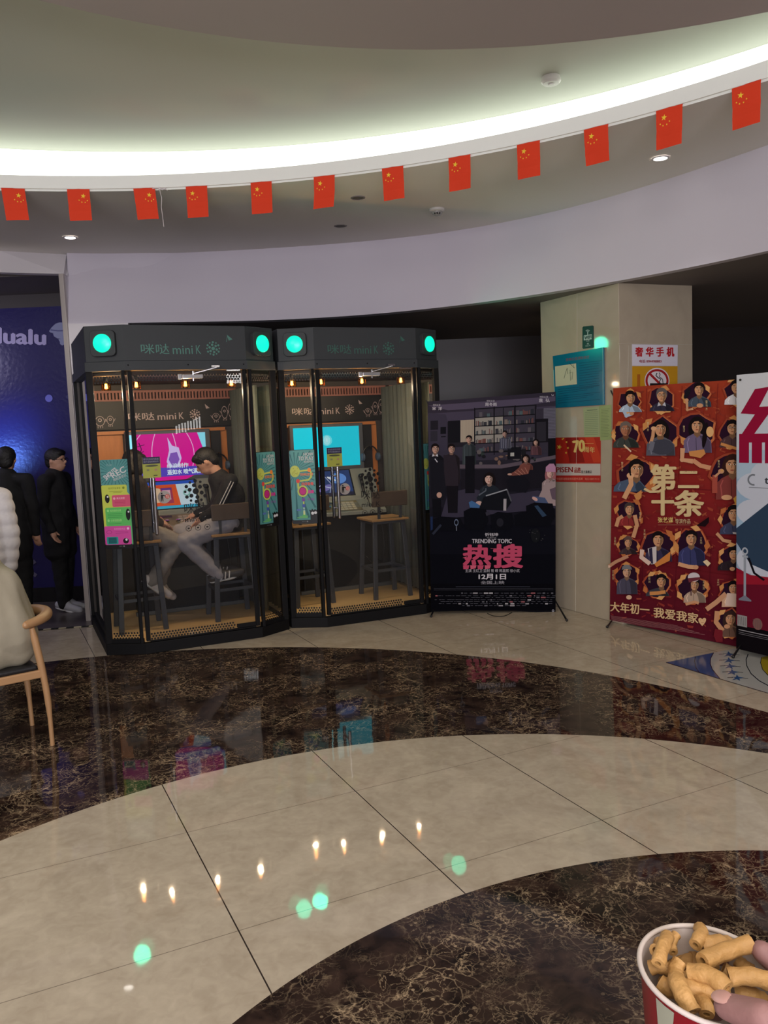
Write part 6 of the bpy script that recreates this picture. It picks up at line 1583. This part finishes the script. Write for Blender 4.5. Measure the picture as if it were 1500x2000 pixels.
# ---- the two singers in the left booth (joints in the booth's own space)
RZ = .4248
def L0(x, y, d):
    P_ = MB1.inverted(); o_ = Vector((-1.492, 6.634)); ex = Vector((math.cos(RZ), math.sin(RZ))); ey = Vector((-math.sin(RZ), math.cos(RZ)))
    r_ = ray(x, y); rr_ = Vector((r_.x, r_.y)); t = (o_.dot(ey) + d) / rr_.dot(ey); X = CAM + r_ * t
    return ((Vector((X.x, X.y)) - o_).dot(ex), d, X.z)
B1L = (-1.492, 6.634, 0)
hd_ = L0(402, 900, .62)
J = dict(head=hd_, neck=L0(428, 930, .60), chest=L0(446, 968, .57), pelvis=(.36, .55, .945), palm=(0, 0, -1))
J['shL'] = L0(438, 940, .76); J['elL'] = L0(420, 990, .80); J['wrL'] = L0(385, 1004, .86)
J['shR'] = L0(450, 940, .42); J['elR'] = L0(425, 992, .42); J['wrR'] = L0(396, 1012, .52)
J['knL'] = L0(352, 1040, .66); J['anL'] = L0(420, 1108, .62); J['toL'] = L0(452, 1106, .60)
J['knR'] = L0(360, 1058, .46); J['anR'] = L0(424, 1120, .42); J['toR'] = L0(460, 1112, .40)
figure(J, (-.75, .25, -.62), 'seated person in a black track jacket with white stripes, head bowed', (22, 22, 26), (150, 146, 150), (50, 48, 50), B1L, RZ, hair='short', stripes=True)
J = dict(head=L0(262, 905, .66), neck=L0(262, 938, .62), chest=L0(266, 975, .6), pelvis=(-.42, .57, .95), palm=(0, 0, -1))
J['shL'] = L0(262, 948, .80); J['elL'] = L0(280, 1000, .82); J['wrL'] = L0(305, 1012, .90)
J['shR'] = L0(268, 948, .46); J['elR'] = L0(282, 1008, .44); J['wrR'] = L0(312, 1020, .52)
J['knL'] = L0(340, 1044, .72); J['anL'] = L0(312, 1138, .74); J['toL'] = L0(334, 1154, .74)
J['knR'] = L0(346, 1060, .50); J['anR'] = L0(300, 1132, .50); J['toR'] = L0(326, 1150, .50)
figure(J, (.7, .5, -.3), 'seated person in dark jacket and white shoes, on the left stool of the left booth', (40, 34, 34), (140, 132, 124), (206, 198, 192), B1L, RZ, hair='bob')

# ============================================================ CUP OF SNACK STICKS AND THE HAND HOLDING IT
CC_ = Vector((.219, .554, 1.315)); CN = Vector((.0735, -.1007, .992)).normalized()
Rq = CN.to_track_quat('Z', 'Y').to_matrix().to_4x4(); Rq.translation = CC_
cup = empty('snack_cup', CC_ - CN * .085, 0, 'red paper cup with white rim full of golden snack sticks, held at the lower right', 'cup')
cinv = Matrix.Translation(-(CC_ - CN * .085))
prof = [(.0355, -.085), (.0488, -.004), (.0478, -.004), (.0350, -.083)]
m = MB(); m.lathe([(.001, -.0845), (.0355, -.085), (.0486, -.004)], (0, 0, 0), 48, M=cinv @ Rq, cap=False)
def cup_mat():
    m_ = mat('cup_red_print', (118, 8, 24), .35)  # red darkened to stand in for the viewer's shadow on the cup
    nt = m_.node_tree; b_ = nt.nodes['Principled BSDF']; tc = nt.nodes.new('ShaderNodeTexCoord'); n_ = nt.nodes.new('ShaderNodeTexNoise'); n_.inputs['Scale'].default_value = 14; n_.inputs['Detail'].default_value = 2
    rp = nt.nodes.new('ShaderNodeValToRGB'); rp.color_ramp.elements[0].position = .60; rp.color_ramp.elements[0].color = lin((118, 8, 24)); rp.color_ramp.elements[1].position = .66; rp.color_ramp.elements[1].color = lin((186, 178, 160))
    nt.links.new(tc.outputs['Object'], n_.inputs['Vector']); nt.links.new(n_.outputs['Fac'], rp.inputs[0]); nt.links.new(rp.outputs[0], b_.inputs['Base Color']); return m_
m.build('cup_body', cup_mat(), cup, smooth=True)
m = MB(); m.lathe([(.0484, -.001), (.0350, -.080), (.001, -.080)], (0, 0, 0), 48, M=cinv @ Rq, cap=False); m.build('cup_lining', mat('cup_white', (188, 176, 168), .5), cup, smooth=True)
m = MB(); m.tube([cinv @ (Rq @ Vector((.0492 * math.cos(t), .0492 * math.sin(t), -.001))) for t in [2 * PI * i / 64 for i in range(64)]], .0019, 10, closed=True); m.build('rolled_rim', mat('cup_white'), cup, smooth=True)
m = MB(); dv = []; df = []; dl_ = Rq.to_3x3().inverted() @ Vector((-.86, -.52, 0)); t0_ = math.atan2(dl_.y, dl_.x)
for i_ in range(9):
    z_ = -.006 - .052 * i_ / 8; rr0 = .0486 + (z_ + .004) * (.0486 - .0355) / .081 + .0004
    hw_ = .16 * (1 - .35 * (i_ / 8)) * (1 if i_ < 8 else .4)
    for q_ in (-1, 0, 1): t_ = t0_ + q_ * hw_; dv.append(cinv @ (Rq @ Vector((rr0 * math.cos(t_), rr0 * math.sin(t_), z_))))
for i_ in range(8):
    for q_ in range(2): a_ = i_ * 3 + q_; df.append((a_, a_ + 1, a_ + 4, a_ + 3))
m.add(dv, df); m.build('printed_drip', mat('drip_print', (150, 150, 132), .4), cup, smooth=True)
snack_m = mat('fried_snack', (176, 134, 78), .6, var=.25, scale=60, bump=.5)  # base colour darkened too, for the viewer's missing shadow
def on_cup(x, y, h):
    d = ray(1200 + x / 5, 1760 + y / 5); P0 = CC_ + CN * h
    return CAM + d * ((P0 - CAM).dot(CN) / d.dot(CN))
sticks = [(385, 360, 395, 480, 80, -.004, 1, 'short hollow snack stick standing at the left inside of the rim'), (515, 350, 425, 610, 92, .000, 0, 'long snack stick leaning down-left near the left rim'), (605, 325, 575, 500, 66, -.003, 0, 'thin snack stick behind the left leaning one'),
          (835, 270, 790, 430, 92, .000, 1, 'short upright snack stick at the top middle of the cup'), (640, 420, 900, 500, 150, -.022, 0, 'broad snack stick lying in the middle of the cup, low down'), (850, 440, 1160, 300, 125, .000, 0, 'thick snack stick pointing to the upper right rim'),
          (860, 590, 1330, 415, 115, .004, 0, 'long curved snack stick on top, reaching over the right rim'), (310, 640, 570, 700, 92, -.012, 0, 'snack stick lying against the left rim, pointing right'), (640, 600, 615, 760, 100, -.002, 1, 'hollow snack stick showing its open end in the middle'),
          (740, 700, 1100, 860, 118, -.004, 0, 'plump snack stick with rounded end in the lower middle'), (440, 790, 610, 880, 110, -.014, 0, 'snack stick at the lower left, half buried'), (600, 760, 760, 1090, 118, -.004, 0, 'snack stick running down to the near rim'),
          (690, 840, 1110, 930, 112, -.010, 0, 'snack stick whose right end touches the thumb'), (1120, 745, 1560, 800, 115, -.002, 0, 'snack stick at the right, running out of the picture'), (1060, 660, 1450, 720, 90, -.012, 0, 'snack stick beneath the long curved one at the right'),
          (800, 980, 900, 1110, 100, -.016, 0, 'low snack stick by the near rim beside the thumb'), (1290, 500, 1390, 660, 90, -.012, 0, 'short snack stick beneath the curved one near the right rim'), (1180, 900, 1520, 960, 100, -.018, 0, 'deep snack stick in shadow at the lower right'),
          (420, 430, 380, 580, 80, -.026, 0, 'deep snack stick at the left bottom'), (900, 330, 1010, 470, 80, -.026, 0, 'deep snack stick behind the thick one'), (950, 620, 1150, 560, 90, -.030, 0, 'deepest snack stick under the curved one'), (520, 560, 720, 520, 90, -.030, 0, 'deep snack stick in the shadow in the middle left'), (900, 900, 1200, 1000, 90, -.028, 0, 'deep snack stick under the right ones')]
deep = ['farthest', 'left', 'middle', 'right', 'nearest', 'lowest', 'rear', 'front']
for q in range(8):
    an = q * .8; sticks.append((700 + 300 * math.cos(an), 640 + 260 * math.sin(an), 700 - 180 * math.cos(an + .5), 640 - 160 * math.sin(an + .5), 100, -.022 - .004 * (q % 3), 0, 'snack stick in the dim bottom layer of the cup, mostly covered by others'))
for i, (x0, y0, x1, y1, wd, hh, hollow, lab) in enumerate(sticks):
    p0, p1 = on_cup(x0, y0, hh), on_cup(x1, y1, hh - .004 * ((i % 3) - 1)); r_ = wd / 5 / FPX * .70 / 2 * 1.28
    # keep the stick inside the cup wall below the rim
    for q in (p0, p1):
        v_ = q - CC_; ax = v_.dot(CN); rad_ = v_ - CN * ax; lim = .0478 + ax * .16 - r_ if ax < -.002 else .060
        if rad_.length > lim: rad_ = rad_.normalized() * lim; nq = CC_ + CN * ax + rad_; q.x, q.y, q.z = nq.x, nq.y, nq.z
    o = empty('snack_stick', p0, 0, lab, 'snack', 'snack sticks in the cup'); d = p1 - p0
    bow = CN * (.003 if i % 2 else -.001) + d.cross(CN).normalized() * (.002 * ((i % 3) - 1))
    path = [Vector((0, 0, 0)) + d * t + bow * math.sin(PI * t) for t in [k_ / 8 for k_ in range(9)]]
    rr_ = [r_ * (1 + .07 * math.sin(k_ * 1.9 + i)) for k_ in range(9)]
    m = MB(); m.tube(path, rr_, 10, cap=False)
    m.tube(path, [q * .45 for q in rr_], 10, cap=False)
    n_ = 10; L1_ = 9 * n_
    for e_ in (0, 8):
        m.f += [(e_ * n_ + k_, e_ * n_ + (k_ + 1) % n_, L1_ + e_ * n_ + (k_ + 1) % n_, L1_ + e_ * n_ + k_) for k_ in range(n_)]; m.m += [0] * n_
    m.build('fried_shell', snack_m, o, smooth=True, autos=1.2)
def pt(x, y, dist): d = ray(x, y).normalized(); return CAM + d * dist
hb = MB()
hand_root = empty('person', CC_ + Vector((.10, -.02, -.09)), 0, 'hand holding the cup, thumb over the near rim, lower right corner', 'person')
hinv = -(CC_ + Vector((.10, -.02, -.09)))
def Hc(a, b, ra, rb): capsule(hb, a + hinv, b + hinv, ra, rb, 14)
th2, th1, th0 = pt(1420, 1966, .655), pt(1490, 1988, .640), pt(1600, 2060, .640)
Hc(th2, th1, .0085, .0105); Hc(th1, th0, .0105, .0125)
palm = pt(1700, 2130, .68); Hc(th0, palm, .014, .024)
ix2, ix1, ix0 = pt(1488, 1858, .735), pt(1540, 1905, .745), pt(1600, 1990, .745)
Hc(ix2, ix1, .0078, .009); Hc(ix1, ix0, .009, .010); Hc(ix0, palm, .011, .022)
for k_ in range(3):
    dz = Vector((0, 0, -.021 * (k_ + 1)))
    f1 = CC_ + dz + Vector((.038 - k_ * .002, .040 - k_ * .002, 0)); f0 = CC_ + dz + Vector((.060, .012, -.004)); fb_ = CC_ + dz * .9 + Vector((.078, -.028, 0)); ftip = CC_ + dz + Vector((.010, .054 - k_ * .003, 0))
    Hc(ftip, f1, .0075, .0088); Hc(f1, f0, .0088, .0095); Hc(f0, fb_, .0095, .011); Hc(fb_, palm, .012, .022)
wrist = palm + Vector((.06, -.10, -.05)); Hc(palm, wrist, .028, .027); Hc(palm + Vector((-.01, .0, -.03)), wrist, .022, .026); Hc(wrist, wrist + Vector((.05, -.12, -.06)), .027, .034)
melt(hb, 'body', mat('hand_skin', (138, 100, 96), .6, var=.06, scale=80, bump=.1), hand_root, .0022, 3)  # skin tone darkened to carry the shade on the hand
nl = MB(); nd = (th2 - th1).normalized(); F_ = frame(nd, (0, -.5, .85)); nl.ell(th2 + hinv + F_.to_3x3() @ Vector((0, .000, .0078)), (.0052, .0075, .0015), 14, M=F_); nl.build('thumbnail', mat('nail', (176, 134, 124), .4), hand_root, smooth=True)
sl = MB(); capsule(sl, wrist + hinv + Vector((-.004, .01, .004)), wrist + hinv + Vector((.06, -.14, -.07)), .040, .050); melt(sl, 'sleeve', mat('sleeve_brown', (120, 96, 74), .85, var=.1, bump=.3, scale=60), hand_root, .005, 3)
